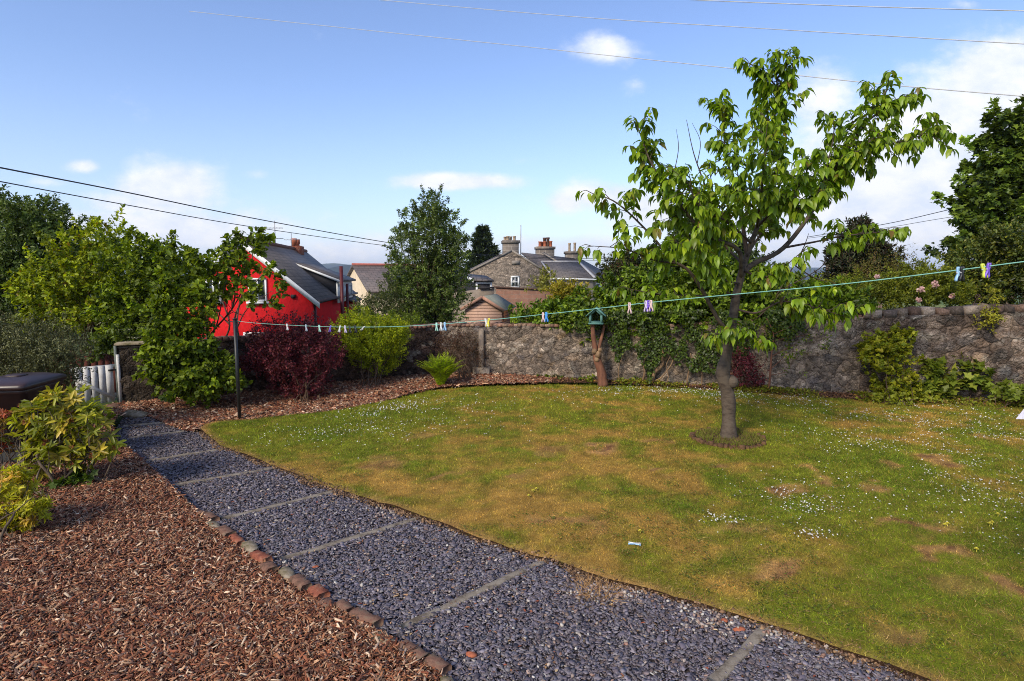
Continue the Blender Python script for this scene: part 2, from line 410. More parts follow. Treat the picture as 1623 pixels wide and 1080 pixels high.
M['pot_dark'] = pm('pot_dark', (.10, .05, .035), (.05, .03, .02), 6, .8, .3, .01)
M['harl'] = pm('harl', (.27, .235, .20), (.20, .175, .15), 2.5, .95, .6, .02, 30, .1)
M['cream'] = pm('cream', (.62, .50, .36), (.5, .42, .3), 3, .9, .3, .01, 30, .1)
M['lead'] = pm('lead', (.40, .40, .42), (.28, .28, .30), 5, .6, .1, .003, 30, .3)
M['felt'] = pm('felt', (.23, .235, .19), (.17, .18, .15), 3, .95, .5, .006, 120, .1)
M['shedwood'] = None
M['redwood'] = pm('redwood', (.13, .04, .028), (.08, .025, .02), 5, .8, .4, .006, 50, .1, stretch=(1, 1, .3))
M['pipe_red'] = pm('pipe_red', (.10, .012, .014), (.07, .01, .012), 5, .5, .1, .003)
M['gutter'] = pm('gutter', (.03, .02, .02), (.02, .015, .015), 5, .5, .1, .003)
M['midwall'] = pm('midwall', (.27, .215, .165), (.18, .14, .11), 1.6, .95, .8, .02, 22, .1, c3=(.33, .27, .21))
M['redblock'] = None
M['feeder'] = pm('feeder', (.11, .235, .205), (.075, .17, .15), 9, .75, .3, .004, 70, .25)
M['rope'] = pm('rope', (.22, .46, .38), (.16, .36, .30), 30, .7, .1, .002)
M['cable'] = pm('cable', (.015, .015, .018), (.02, .02, .02), 10, .6, .0, .001)
M['cable_pale'] = pm('cable_pale', (.50, .50, .50), (.4, .4, .4), 10, .6, .0, .001)
M['cloth'] = pm('cloth', (.62, .60, .70), (.55, .53, .62), 5, .9, .3, .004, 160, .1)
M['label_white'] = pm('label_white', (.75, .75, .75), (.7, .7, .7), 5, .5, .0, .001)
M['log_edge'] = pm('log_edge', (.16, .085, .045), (.06, .035, .02), 14, .9, .8, .01, 60, .1)
M['slab_dark'] = pm('slab_dark', (.03, .026, .028), (.02, .018, .02), 5, .8, .3, .01)
def pegmat(name, c): M[name] = pm(name, c, tuple(v * .85 for v in c), 10, .4, .05, .001, 50, .4)
for k_, c_ in dict(peg_white=(.72, .72, .70), peg_mint=(.42, .70, .60), peg_blue=(.06, .30, .72), peg_skyblue=(.33, .55, .80), peg_purple=(.20, .10, .60), peg_pink=(.72, .50, .48), peg_lilac=(.62, .52, .70), peg_lime=(.60, .66, .08), peg_yellow=(.78, .68, .08), peg_black=(.02, .02, .022), peg_grey=(.40, .44, .50)).items(): pegmat(k_, c_)
# ------------------------------------------------------------------ setting: ground
CW = V3((-1.5, 13.2, 0)); WR = V3((14.0, 8.93, 0)); WL = V3((-6.45, 10.15, 0))   # wall corner, wall runs
RD = nrm(WR - CW); RN = V3((RD[1], -RD[0], 0)); LD = nrm(WL - CW); LN = V3((-LD[1], LD[0], 0))
px2 = lambda L: np.array([gp(a, b)[:2] for a, b in L])
edge_far = [(240, 662), (262, 673), (296, 686)]
path_r = [(296, 686), (324, 695), (352, 712), (400, 729), (437, 744), (488, 765), (540, 781), (600, 804), (670, 826), (760, 861), (820, 880), (875, 893), (960, 926), (1010, 938), (1070, 957), (1150, 978), (1215, 998), (1320, 1035), (1440, 1077), (1560, 1118), (1700, 1165)]
path_l = [(194, 663), (180, 690), (188, 718), (228, 746), (255, 772), (290, 800), (345, 842), (380, 866), (420, 892), (465, 925), (500, 952), (560, 988), (600, 1010), (640, 1036), (700, 1080), (780, 1145)]
lawn_back = [(324, 676), (345, 671), (400, 668), (470, 660), (530, 654), (580, 645), (620, 637), (660, 627), (700, 620), (760, 617), (870, 613), (960, 614), (1050, 617), (1150, 624), (1300, 634), (1450, 642), (1623, 652), (1850, 664)]
LAWN = px2(lawn_back + [(1850, 1210)] + path_r[::-1][:-2] + [(318, 683)])
PATH = np.concatenate([px2(edge_far[:2]), px2(path_r) + (.04, .07), px2(path_l[::-1])])
def wavy(P, amp, st=.08):
    out = []
    for i in range(len(P)):
        a, b = P[i], P[(i + 1) % len(P)]; d = b - a; L = np.hypot(*d); m = max(1, int(L / st)) if L < 6 else 1; nn = np.array((-d[1], d[0])) / (L + 1e-9)
        for k in range(m):
            p = a + d * k / m; out.append(p + nn * ((fbm(p[0:1], p[1:2], 2.5, 3, 4)[0] - .5) * amp * 2) * (k > 0))
    return np.array(out)
LAWN = wavy(LAWN, .05)
MULL = np.concatenate([px2(path_l), [(-2.2, 1.0), (-7.5, 1.2), (-9.2, 9.7)]])
BACK = np.concatenate([px2([(180, 640), (194, 663)] + edge_far + [(318, 683)] + lawn_back[:11]), (CW + RD * 2.6)[None, :2], CW[None, :2], WL[None, :2] + [(-.3, -.1)]])
BORD = np.concatenate([px2(lawn_back[10:]), [WR[:2] + (0, .2)], (CW + RD * 2.6)[None, :2]])
GARD = [(-60, -60), (60, -60), (60, 4), tuple(WR[:2]), tuple(CW[:2]), tuple(WL[:2]), (-9.5, 9.8), (-60, 9)]

def ground_z(x, y):
    _, _, d = near_edge(GARD, x, y); d = np.where(inside(GARD, x, y), 0, d)
    r = np.hypot(x, y)
    z = -.04 - 1.25 * sst(.4, 5, d) - 1.2 * sst(12, 40, d) - 6.5 * sst(60, 260, d) - 9 * sst(250, 800, d)
    z = z + sst(300, 1500, r) * (fbm(x, y, .0016, 3, 3) - .35) * 26 * (y > 0) + sst(40, 200, d) * (fbm(x, y, .012, 5, 2) - .5) * 1.5
    return z
def axis_pts(lo, hi, near, s0, g):
    a = [0.0]; s = s0
    while a[-1] < hi:
        if a[-1] > near: s *= g
        a.append(a[-1] + s)
    b = [0.0]; s = s0
    while b[-1] > lo:
        if -b[-1] > near: s *= g
        b.append(b[-1] - s)
    return np.array(sorted(set(a + b)))
gx = axis_pts(-4200, 4200, 18, .6, 1.09); gy = axis_pts(-300, 5200, 18, .6, 1.07)
X, Y = np.meshgrid(gx, gy); Z = ground_z(X, Y); ny, nx = X.shape; ix = np.arange(nx * ny).reshape(ny, nx)
q = np.stack([ix[:-1, :-1], ix[:-1, 1:], ix[1:, 1:], ix[1:, :-1]], -1).reshape(-1, 4)
m, nt = newmat('fields'); tc = nd(nt, 'ShaderNodeTexCoord').outputs['Object']
vo = nd(nt, 'ShaderNodeTexVoronoi', Scale=.006); nt.links.new(tc, vo.inputs['Vector'])
fc = ramp(nt, nd_ := vo.outputs['Distance'], [(0, (.10, .13, .03)), (1, (.12, .15, .04))])
sep = nd(nt, 'ShaderNodeSeparateColor'); nt.links.new(vo.outputs['Color'], sep.inputs[0])
fc = ramp(nt, sep.outputs[0], [(0, (.07, .12, .025)), (.35, (.14, .17, .04)), (.55, (.21, .19, .06)), (.8, (.06, .10, .02)), (1, (.17, .19, .05))])
n1 = noise(nt, tc, .02, 5); fc = mix(nt, .8, fc, ramp(nt, n1, [(.42, (.22, .32, .3)), (.52, (1.1, 1.1, 1.1))]), 'MULTIPLY')
n3 = noise(nt, tc, 3.0, 4); fc = mix(nt, .6, fc, ramp(nt, n3, [(.3, (.6, .6, .6)), (.7, (1.2, 1.2, 1.2))]), 'MULTIPLY')
finish(nt, fc, .95, n3, .3, .05, .1)
np_mesh('ground', np.stack([X.ravel(), Y.ravel(), Z.ravel()], 1), [q], m, smooth=True, kind='structure', label='green and tan fields falling away beyond the garden walls')
# far hills: ridges with real depth, 2.6 to 4 km off
def ridge(name, Y0, dep, base, prof, mat, label, x0, x1, seed):
    xs = np.linspace(x0, x1, 160); ys = np.linspace(-dep, dep, 26); X, Yd = np.meshgrid(xs, ys)
    h = prof(X) + (fbm(X, Yd, .004, seed, 4) - .5) * 14 + (fbm(X, Yd, .02, seed + 2, 3) - .5) * 7
    Z = base + (h - base) * np.clip(1 - (np.abs(Yd) / dep) ** 1.7, 0, 1); n = len(xs); k = len(ys)
    ix = np.arange(n * k).reshape(k, n); q = np.stack([ix[:-1, :-1], ix[:-1, 1:], ix[1:, 1:], ix[1:, :-1]], -1).reshape(-1, 4)
    return np_mesh(name, np.stack([X.ravel(), (Yd + Y0).ravel(), Z.ravel()], 1), [q], mat, smooth=True, kind='structure', label=label)
hillm = pm('hillside', (.05, .075, .04), (.02, .035, .022), .004, .95, .3, 2, .03, .1, c3=(.14, .16, .06), lo=.45, hi=.75)
woodm = pm('far_wood', (.016, .03, .018), (.008, .016, .012), .02, .95, .3, 2, .1, .1)
ha = lambda X: 25 + 60 * np.exp(-((X + 1190) / 260) ** 2) + 28 * np.exp(-((X + 300) / 500) ** 2) + 35 * np.exp(-((X - 1900) / 600) ** 2) + 30 * np.exp(-((X + 2600) / 500) ** 2)
ridge('hills', 4000, 600, -30, ha, hillm, 'low blue hills on the horizon behind the red house', -4200, 4200, 3)
hb = lambda X: -8 + 62 * np.exp(-((X + 610) / 190) ** 4) + 20 * np.exp(-((X - 900) / 400) ** 2)
ridge('hills', 2500, 300, -30, hb, woodm, 'dark wooded hill just in front of the blue hills', -2600, 2600, 9)

# --- lawn colour: living turf and scorched patches (the grass itself)
GREEN = np.array((.115, .160, .011)); GREEN2 = np.array((.185, .195, .016)); TAN = np.array((.37, .22, .048)); STRAW = np.array((.50, .27, .10)); DEAD = np.array((.17, .075, .035))
scorch = [(955, 718, 26, 7, 1), (1050, 750, 20, 6, .9), (1130, 745, 14, 5, .9), (705, 757, 16, 5, .9), (895, 835, 55, 13, .7), (1278, 752, 22, 7, .9), (1250, 789, 34, 8, 1), (1310, 775, 24, 6, 1), (1455, 838, 48, 12, 1), (1505, 885, 38, 13, 1), (1225, 900, 44, 12, 1), (1612, 932, 30, 15, 1), (1482, 735, 26, 7, .9), (1412, 742, 26, 6, .8), (1320, 803, 12, 6, 1), (1430, 672, 30, 5, .8), (1035, 705, 25, 5, .6), (600, 738, 40, 9, .6), (830, 762, 30, 6, .6), (1290, 765, 10, 6, .9), (1380, 778, 24, 5, .8), (1500, 920, 55, 12, .5), (870, 720, 35, 6, .5), (1430, 1010, 60, 14, .55), (1560, 700, 22, 4, .7), (670, 700, 25, 5, .5), (1590, 985, 40, 14, .5), (1180, 845, 60, 10, .45)]
tanzone = [(760, 800, 160, 60, .75), (960, 850, 150, 50, .8), (1020, 760, 180, 40, .55), (900, 700, 200, 35, .5), (1080, 910, 120, 30, .5), (1060, 660, 180, 18, .5), (1350, 930, 140, 60, .5), (1350, 680, 120, 20, .3), (560, 770, 80, 15, .5), (1300, 640, 200, 8, .4)]
greenz = [(560, 670, 170, 35, .9), (1300, 720, 130, 35, .8), (1500, 800, 160, 60, .55), (1180, 790, 90, 30, .5), (1150, 860, 100, 35, .4), (460, 700, 120, 20, .5)]
def toW(L):
    out = []
    for a, b, rx, ry, w in L:
        c = gp(a, b); f = gp(a, b - ry); n = gp(a, b + ry); out.append((c[0], c[1], rx * c[1] / FPX, (f[1] - n[1]) / 2 + .02, w))
    return out
SCW, TZW, GZW = toW(scorch), toW(tanzone), toW(greenz)
def lawn_fields(x, y):
    t = fbm(x, y, .9, 1, 4) * .9 + (fbm(x, y, 2.6, 7, 4) - .5) * 1.5 + (fbm(x, y, 9, 8, 3) - .5) * .7 - .04
    for cx, cy, rx, ry, w in TZW: t = t + w * .42 * np.exp(-((x - cx) / rx) ** 2 - ((y - cy) / ry) ** 2)
    for cx, cy, rx, ry, w in GZW: t = t - w * .45 * np.exp(-((x - cx) / rx) ** 2 - ((y - cy) / ry) ** 2)
    t = sst(.18, 1.15, t)
    wx = x + (fbm(x, y, 3.5, 2, 4) - .5) * .55; wy = y + (fbm(x, y, 3.5, 4, 4) - .5) * .75
    RN_ = .35 + 1.6 * fbm(x, y, 6, 10, 4) + .5 * vn(x, y, 40, 3); DN_ = sst(.3, .7, fbm(x, y, 16, 9, 2)); s = np.zeros_like(x); dead = np.zeros_like(x)
    for cx, cy, rx, ry, w in SCW:
        r = ((wx - cx) / rx) ** 2 + ((wy - cy) / ry) ** 2
        r = r * RN_; s = np.maximum(s, w * .85 * sst(1.9, .2, r)); dead = np.maximum(dead, w * sst(.8, .1, r) * DN_)
    _, _, e = near_edge(LAWN, x, y); s = np.maximum(s, .55 * (1 - sst(0, .14, e)) * (y < 9) * (.4 + 1.2 * vn(x, y, 5, 8)))
    return t, np.clip(s, 0, 1), np.clip(dead, 0, 1)
def lawn_col(x, y):
    t, s, d = lawn_fields(x, y); g = vn(x, y, 2.1, 5)[:, None]
    c = (GREEN * (1 - g) + GREEN2 * g) * (1 - t[:, None]) + TAN * t[:, None]
    c = c * (1 - s[:, None]) + STRAW * s[:, None] * (.75 + .25 * g); c = c * (1 - d[:, None]) + DEAD * d[:, None]
    return c * (.50 + .8 * fbm(x, y, 7, 6, 4) + .42 * vn(x, y, 19, 11))[:, None]
LZ = lambda x, y: .035 + .03 * (fbm(x, y, .7, 2, 3) - .5) + .008 * vn(x, y, 6, 3)
sheet('lawn', LAWN, LZ, .07, M['turf'], lambda x, y: lawn_col(x, y) * .75, skirt=-.05, kind='structure', label='mown lawn with scorched brown patches')
n = 500000; P = scatter(LAWN, n, 4.6, 1.5); x, y = P.T
t, s, d = lawn_fields(x, y); k = R.random(n) > np.clip(s * .25 + d * .55, 0, .85); x, y, d, t, s = x[k], y[k], d[k], t[k], s[k]; n = len(x)
sc = np.clip(y / 5.5, .8, 2.2); Lb = R.uniform(.016, .040, n) * (.75 + .25 * sc) * (1 - .5 * d) * (1.05 - .3 * t) * (1 - .25 * s)
A = nrm(np.stack([R.normal(0, .75, n), R.normal(0, .75, n), np.ones(n)], 1)); c = lawn_col(x, y) * np.exp(R.normal(.05, .42, (n, 1))) * (.6 + .8 * vn(x, y, 34, 7))[:, None]
dry = R.random(n) < .14 + .5 * d; c[dry] = c[dry] * .4 + TAN * R.uniform(.35, 1.1, (dry.sum(), 1))
leaves('grass', np.stack([x, y, LZ(x, y) - .004], 1), A, rv(n), Lb, .0036 * sc * R.uniform(.6, 1.3, n), c, M['grass'], tmpl='blade', label='short patchy grass covering the lawn', cat='grass', kind='stuff')
# clover and weed rosettes, and dead straw lying in the turf
P5 = scatter(LAWN, 2600, 5, 1.4); P5 = P5[fbm(P5[:, 0], P5[:, 1], 1.3, 15, 3) > .5]; P5 = np.repeat(P5, 14, 0) + R.normal(0, .035, (len(P5) * 14, 2)); P5 = P5[inside(LAWN, *P5.T)]; n = len(P5)
leaves('clover', np.c_[P5, LZ(*P5.T) + R.uniform(.008, .028, n)], rv(n) * (1, 1, .3), rv(n) * .4 + (0, 0, 1.), R.uniform(.008, .02, n), R.uniform(.008, .014, n), palette(n, [(.05, .085, .014), (.07, .11, .02), (.10, .13, .03), (.09, .05, .03)], .2, [.4, .3, .2, .1]), M['grass'], tmpl='oval', label='dark clover and small weeds dotted through the turf', cat='clover', kind='stuff')
P5 = scatter(LAWN, 42000, 4.6, 1.6); n = len(P5)
leaves('dry_grass', np.c_[P5, LZ(*P5.T) + R.uniform(.006, .026, n)], rv(n) * (1, 1, .15), (0, 0, 1.) + rv(n) * .3, R.uniform(.015, .06, n), .0032, palette(n, [(.46, .31, .12), (.36, .22, .08), (.22, .11, .05), (.12, .06, .03)], .25), M['grass'], tmpl='blade', label='dead straw lying flat among the grass', cat='dry grass', kind='stuff')
# long edge tufts
_, _, e = near_edge(LAWN, *(P2 := scatter(LAWN, 90000, 4.6, 1.5)).T); P2 = P2[e < .07][:16000]; n = len(P2); x, y = P2.T
leaves('edge_grass', np.stack([x, y, LZ(x, y) - .01], 1), nrm(np.stack([R.normal(0, .8, n) - .3, R.normal(0, .8, n) - .5, R.uniform(-.2, .8, n)], 1)), rv(n), R.uniform(.03, .085, n), .006, palette(n, [(.12, .15, .02), (.34, .22, .09), (.20, .12, .05), (.09, .05, .03)], .25), M['grass'], tmpl='blade', label='longer straggling grass along the cut lawn edge', cat='grass', kind='stuff')

# --- path, beds, border
PZ = lambda x, y: .0 + .012 * (fbm(x, y, 1.5, 8, 3) - .5)
sheet('path', PATH, PZ, .12, M['pathbase'], kind='structure', label='garden path of purple slate chippings between cross bars')
MZ = lambda x, y: .03 + .07 * (fbm(x, y, 1.1, 4, 3) - .4) + .10 * sst(0, 2.5, -(x + 2.0) + .0 * y) 
MZB = lambda x, y: .015 + .05 * (fbm(x, y, 1.3, 6, 3) - .4) + .08 * sst(9.5, 12.5, y)
sheet('mulch_bed', MULL, MZ, .12, M['mulchbase'], kind='structure', label='bark mulch bed in the near corner')
sheet('mulch_bed', BACK, MZB, .12, M['mulchbase'], kind='structure', label='bark mulch bed under the shrubs by the wall')
sheet('border_soil', BORD, MZB, .12, M['soil'], kind='structure', label='narrow soil border at the foot of the stone wall')
BOX = np.array([(-.5, -.5, 0), (.5, -.5, 0), (.5, .5, 0), (-.5, .5, 0), (-.42, -.40, 1), (.46, -.36, 1), (.40, .42, 1), (-.45, .38, 1.)])
BF = [np.array([(4, 5, 6, 7), (0, 1, 5, 4), (1, 2, 6, 5), (2, 3, 7, 6), (3, 0, 4, 7)])]
PENT = np.array([(math.cos(a), math.sin(a), z) for z in (0, 1) for a in (0.2, 1.4, 2.9, 3.9, 5.2)]) * (.55, .5, 1)
PF = [np.array([(5, 6, 7, 8, 9)]), np.array([(i, (i + 1) % 5, (i + 1) % 5 + 5, i + 5) for i in range(5)])]
def chips(name, P, zf, L, W, T, tilt, C, mat, tm=(BOX, BF), **kw):
    n = len(P); x, y = P.T; T0, FS = tm; K = len(T0)
    a = R.uniform(0, 2 * PI, n); N = nrm(np.stack([R.normal(0, tilt, n), R.normal(0, tilt, n), np.ones(n)], 1))
    A = nrm(np.cross(np.stack([-np.sin(a), np.cos(a), np.zeros(n)], 1), N)); S = np.cross(N, A)
    J = T0[None] * (1 + R.normal(0, .16, (n, K, 1))) 
    z = zf(x, y) + R.uniform(0, .02, n); O = np.stack([x, y, z], 1)
    V = O[:, None] + J[..., 0:1] * (A * L[:, None])[:, None] + J[..., 1:2] * (S * W[:, None])[:, None] + T0[None, :, 2:3] * (N * T[:, None])[:, None]
    F = [(np.arange(n)[:, None, None] * K + f[None]).reshape(-1, f.shape[1]) for f in FS]
    return np_mesh(name, V.reshape(-1, 3), F, mat, col=np.repeat(C, K, 0), **kw)
BARK = [(.25, .085, .040), (.16, .050, .024), (.075, .029, .017), (.34, .15, .070), (.46, .28, .16), (.64, .48, .33), (.035, .018, .014), (.20, .125, .095)]
BW = [.20, .20, .15, .14, .11, .06, .09, .05]
n = 150000; P = scatter(MULL, n, 3.6, 1.3); L = R.gamma(1.9, .0125, n) + .006; L = np.minimum(L, .10)
chips('bark_mulch', P, MZ, L, np.clip(L * R.uniform(.05, .30, n), .0022, .013), R.uniform(.002, .006, n), .5, palette(n, BARK, .22, BW), M['chips'], label='reddish brown shredded bark mulch in the near bed', cat='mulch', kind='stuff')
n = 42000; P = scatter(BACK, n, 9, 1.0); L = np.minimum(R.gamma(3., .013, n) + .012, .11)
chips('bark_mulch', P, MZB, L, L * R.uniform(.2, .5, n), R.uniform(.003, .008, n), .4, palette(n, BARK, .25, BW), M['chips'], label='brown bark mulch under the shrubs by the wall', cat='mulch', kind='stuff')
SL = [(.125, .105, .128), (.18, .158, .178), (.08, .068, .082), (.18, .165, .17), (.125, .09, .085), (.028, .024, .027)]
n = 62000; P = scatter(PATH, n, 4.2, 1.35); L = .010 + .036 * R.random(n) ** 2.0
C = palette(n, SL, .2, [.28, .25, .18, .12, .12, .05]); q = R.random(n) < .022; C[q] = palette(q.sum(), [(.40, .34, .28), (.30, .20, .16), (.42, .40, .36)], .15)
far = sst(7, 10, P[:, 1])[:, None]; qq = (R.random((n, 1)) < far * .35 + .02) & ~q[:, None]; C = np.where(qq, C * .4 + np.array((.14, .09, .055)) * .8, C)
chips('slate_chippings', P, PZ, L, L * R.uniform(.4, .9, n), R.uniform(.002, .006, n), .26, C, M['slatechip'], (PENT, PF), label='purple grey slate chippings covering the path', cat='slate', kind='stuff')
# pale pebbles gathered along the lawn side and beside the last bars
pp = []
for a, b, r, m_ in [(1130, 990, 55, 130), (1070, 962, 40, 50), (1230, 1010, 30, 60), (1320, 1035, 45, 60), (1000, 945, 30, 60), (800, 960, 200, 40), (640, 930, 160, 30), (900, 1030, 180, 40), (520, 800, 120, 30), (620, 815, 30, 50), (960, 940, 60, 80), (700, 860, 120, 40), (450, 900, 40, 30)]:
    for _ in range(m_):
        p = gp(a + R.normal(0, r * .6), b + R.normal(0, r * .22)); pp.append(p[:2])
pp = np.array(pp); pp = pp[inside(PATH, *pp.T)]; n = len(pp); L = R.uniform(.010, .026, n)
chips('pebbles', pp, lambda x, y: PZ(x, y) + .008, L, L * R.uniform(.6, .9, n), L * .5, .3, palette(n, [(.32, .27, .22), (.28, .19, .15), (.40, .37, .33), (.20, .11, .08)], .15), M['slatechip'], (PENT, PF), label='pale rounded pebbles strewn among the slate', cat='pebbles', kind='stuff')

P4 = scatter(PATH, 60000, 4.2, 1.0); _, _, e4 = near_edge(LAWN, *P4.T); P4 = P4[(e4 < .11 * vn(P4[:, 0], P4[:, 1], 4, 6) + .015)][:6000]; n = len(P4)
L = R.uniform(.006, .026, n); chips('soil_crumbs', P4, lambda x, y: R.uniform(-.005, .022, len(x)), L, L * R.uniform(.4, .9, n), R.uniform(.004, .012, n), .6, palette(n, [(.10, .055, .03), (.19, .11, .06), (.05, .03, .02), (.28, .17, .09)], .2), M['chips'], label='crumbs of soil and dry thatch along the foot of the lawn edge', cat='soil', kind='stuff')
q_ = gp(945, 938); n = 900; a_ = R.normal(0, 1, (n, 2)) * (.09, .11); P3 = np.c_[q_[0] + a_[:, 0], q_[1] + a_[:, 1], np.full(n, .012)]
leaves('dry_grass_tuft', P3, nrm(np.c_[a_ * 6 + R.normal(0, .5, (n, 2)), R.uniform(.2, .9, n)]), rv(n), R.uniform(.03, .09, n), .004, palette(n, [(.48, .28, .12), (.36, .19, .08), (.55, .38, .2)], .2), M['grass'], tmpl='blade', label='dry straw coloured grass tuft on the slate near the lawn edge', cat='dry grass', org=q_)
n = 900; P3 = scatter(PATH, n, 4.2, .8); k = R.random(n) < .5
leaves('leaf_litter', np.c_[P3, PZ(*P3.T) + .022], rv(n) * (1, 1, .2), rv(n) * .3 + (0, 0, 1.), R.uniform(.012, .04, n), R.uniform(.003, .02, n), palette(n, [(.30, .17, .08), (.16, .07, .035), (.42, .30, .16), (.30, .08, .04)], .2), M['chips'], tmpl='oval', label='stray bark bits and dry leaves on the slate path', cat='leaf litter', kind='stuff')
# --- cross bars over the path: cast strips, each a thing
bars = [((1216, 996), (1128, 1088), 'nearest', .085), ((872, 888), (636, 1000), 'second nearest', .075), ((668, 823), (446, 890), 'third nearest', .07), ((540, 779), (350, 826), 'fourth nearest', .065), ((437, 744), (262, 774), 'fourth farthest', .06), ((354, 714), (231, 733), 'third farthest', .06), ((292, 686), (204, 696), 'farthest but one', .06), ((262, 672), (196, 677), 'farthest', .05)]
for a, b, w_, wd in bars:
    wd *= .8; A0 = gp(*a); B0 = gp(*b); d = nrm(B0 - A0); sd = V3((-d[1], d[0], 0)); L = np.linalg.norm(B0 - A0); nn = 26; V = []; top = .027
    for i in range(nn):
        c = A0 + d * L * i / (nn - 1)
        for (u, z) in ((-.5, -.03), (-.5, top - .008), (-.38, top), (.38, top), (.5, top - .008), (.5, -.03)):
            j = (vn(c[0] * 9 + u * 3, c[1] * 9, 1, 2) - .5) * .012; V.append(c + sd * (u * wd + j) + V3((0, 0, z + (vn(c[0] * 7, c[1] * 7 + u, 1, 4) - .5) * .012)))
    F = [(i * 6 + k, i * 6 + (k + 1) % 6, (i + 1) * 6 + (k + 1) % 6, (i + 1) * 6 + k) for i in range(nn - 1) for k in range(6)]
    o = np_mesh('path_bar', V, [np.array(F), np.array([(0, 1, 2, 3, 4, 5), tuple(range((nn - 1) * 6, nn * 6))[::-1]])], M['concrete'], org=(A0 + B0) / 2, label=f'weathered concrete bar across the slate path, {w_} of the row', cat='path edging', group='concrete bars laid across the path')

# --- edging of bricks and stones between path and near bed: each a thing
EL = [gp(*p) for p in path_l[3:]]; seg = [0]
for a, b in zip(EL, EL[1:]): seg.append(seg[-1] + np.linalg.norm(b - a))
def edge_at(s):
    for i in range(len(EL) - 1):
        if s <= seg[i + 1] or i == len(EL) - 2:
            t = (s - seg[i]) / (seg[i + 1] - seg[i]); return EL[i] + (EL[i + 1] - EL[i]) * t, nrm(EL[i + 1] - EL[i])
s = .1; k = 0
while s < seg[-1] - .1:
    L = R.uniform(.13, .24); c, d = edge_at(s + L / 2); a = math.atan2(d[1], d[0]) + R.normal(0, .10)
    d = V3((math.cos(a), math.sin(a), 0)); fr = Fr(c + V3((0, 0, .0)) + V3((-d[1], d[0], 0)) * R.normal(0, .02), d, (-d[1], d[0], 0))
    f = c[1] < 5.4; red = f and (k % 3 != 2) or (not f and R.random() < .12); w = R.uniform(.065, .1) if f else R.uniform(.045, .085); h = R.uniform(.055, .075); V = []
    us = np.linspace(-.5, .5, 7)
    for u in us:
        e = 1 - (.0 if red else .55) * abs(u * 2) ** 3
        for (v, z) in ((-.5, 0), (-.5, .72), (-.36, 1), (.36, 1), (.5, .72), (.5, 0)):
            V.append(fr.p(u * L * .94, v * w * e + R.normal(0, .0035), z * h * (.6 + .4 * e) + R.normal(0, .003)))
    F = [(i * 6 + q_, i * 6 + (q_ + 1) % 6, (i + 1) * 6 + (q_ + 1) % 6, (i + 1) * 6 + q_) for i in range(6) for q_ in range(6)]
    nm, mt, ct = ('edging_brick', 'brick_red' if R.random() < .3 else 'brick_dim', 'brick') if red else ('edging_stone', ('stone_moss', 'brick_dim')[k % 4 == 0], 'stone')
    np_mesh(nm, V, [np.array(F), np.array([(0, 1, 2, 3, 4, 5), tuple(range(36, 42))[::-1]])], M[mt], org=c, label={'edging_brick': 'worn red brick set end to end in the edging between mulch and slate', 'edging_stone': 'mossy stone set in the edging between mulch and slate'}[nm], cat=ct, group={'edging_brick': 'red bricks of the path edging', 'edging_stone': 'stones of the path edging'}[nm])
    s += L + R.uniform(.0, .03); k += 1
# loose brick shards and stones
def lump(name, px, py, r, mat, label, cat, fl=.55, z0=0., group=None):
    c = gp(px, py, z0); rows = 7; K = 10; V = []; ph = R.uniform(0, 6, 4)
    for i in range(rows):
        t = PI * i / (rows - 1)
        for j in range(K):
            a = 2 * PI * j / K; q = r * (1 + .16 * math.sin(2 * a + ph[0]) + .1 * math.sin(3 * a + ph[1] + t * 2) + R.normal(0, .03))
            V.append(c + V3((math.sin(t) * math.cos(a) * q * 1.25, math.sin(t) * math.sin(a) * q * .8, math.cos(t) * q * fl + r * fl * .5)))
    F = [(i * K + j, i * K + (j + 1) % K, (i + 1) * K + (j + 1) % K, (i + 1) * K + j) for i in range(rows - 1) for j in range(K)]
    return np_mesh(name, V, [np.array(F)], M[mat], org=c, smooth=True, label=label, cat=cat, group=group)
lump('stone', 214, 661, .17, 'stone_moss', 'flat rounded stone at the foot of the gate pillar', 'stone', .4)
lump('stone', 176, 648, .13, 'brick_dim', 'pinkish stone in front of the white gate', 'stone', .4)
for a, b, r, l in [(747, 1040, .03, 'largest orange brick shard lying on the slate near the foot of the path'), (1172, 1000, .03, 'rust coloured shard against the lawn end of the nearest bar'), (1148, 985, .022, 'small rust coloured shard by the lawn edge near the nearest bar'), (683, 912, .014, 'tiny orange shard in the middle of the slate between two bars'), (500, 900, .02, 'orange brick shard next to the mossy edging')]:
    lump('brick_shard', a, b, r, 'terracotta', l, 'brick shard', .5, .012)

# --- daisies and other lawn flowers
dz = []
for a, b, rx, ry, m_ in [(610, 672, 60, 14, 520), (540, 684, 60, 8, 220), (640, 650, 45, 6, 260), (700, 655, 60, 14, 130), (1000, 622, 60, 4, 160), (1080, 625, 80, 4, 200), (1150, 632, 60, 5, 130), (1300, 640, 120, 8, 240), (1450, 665, 120, 12, 330), (1520, 700, 110, 16, 420), (1500, 745, 80, 14, 330), (1400, 720, 70, 14, 150), (1560, 790, 60, 22, 150), (1270, 815, 28, 7, 60), (1145, 832, 22, 5, 40), (1265, 800, 60, 12, 60), (1290, 860, 22, 5, 30), (1220, 790, 50, 14, 60), (1360, 780, 90, 22, 120), (1330, 700, 60, 14, 80), (1460, 770, 60, 10, 200), (770, 690, 120, 22, 50), (1240, 830, 80, 30, 50), (480, 700, 90, 12, 60), (1560, 860, 60, 30, 40), (830, 640, 120, 12, 60)]:
    q_ = gp(a, b); p0 = gp(a, b - ry); p1 = gp(a, b + ry)
    dz.append(np.stack([R.normal(q_[0], rx * q_[1] / FPX * .85, int(m_ * 1.6)), R.normal(q_[1], (p0[1] - p1[1]) * .45, int(m_ * 1.6))], 1))
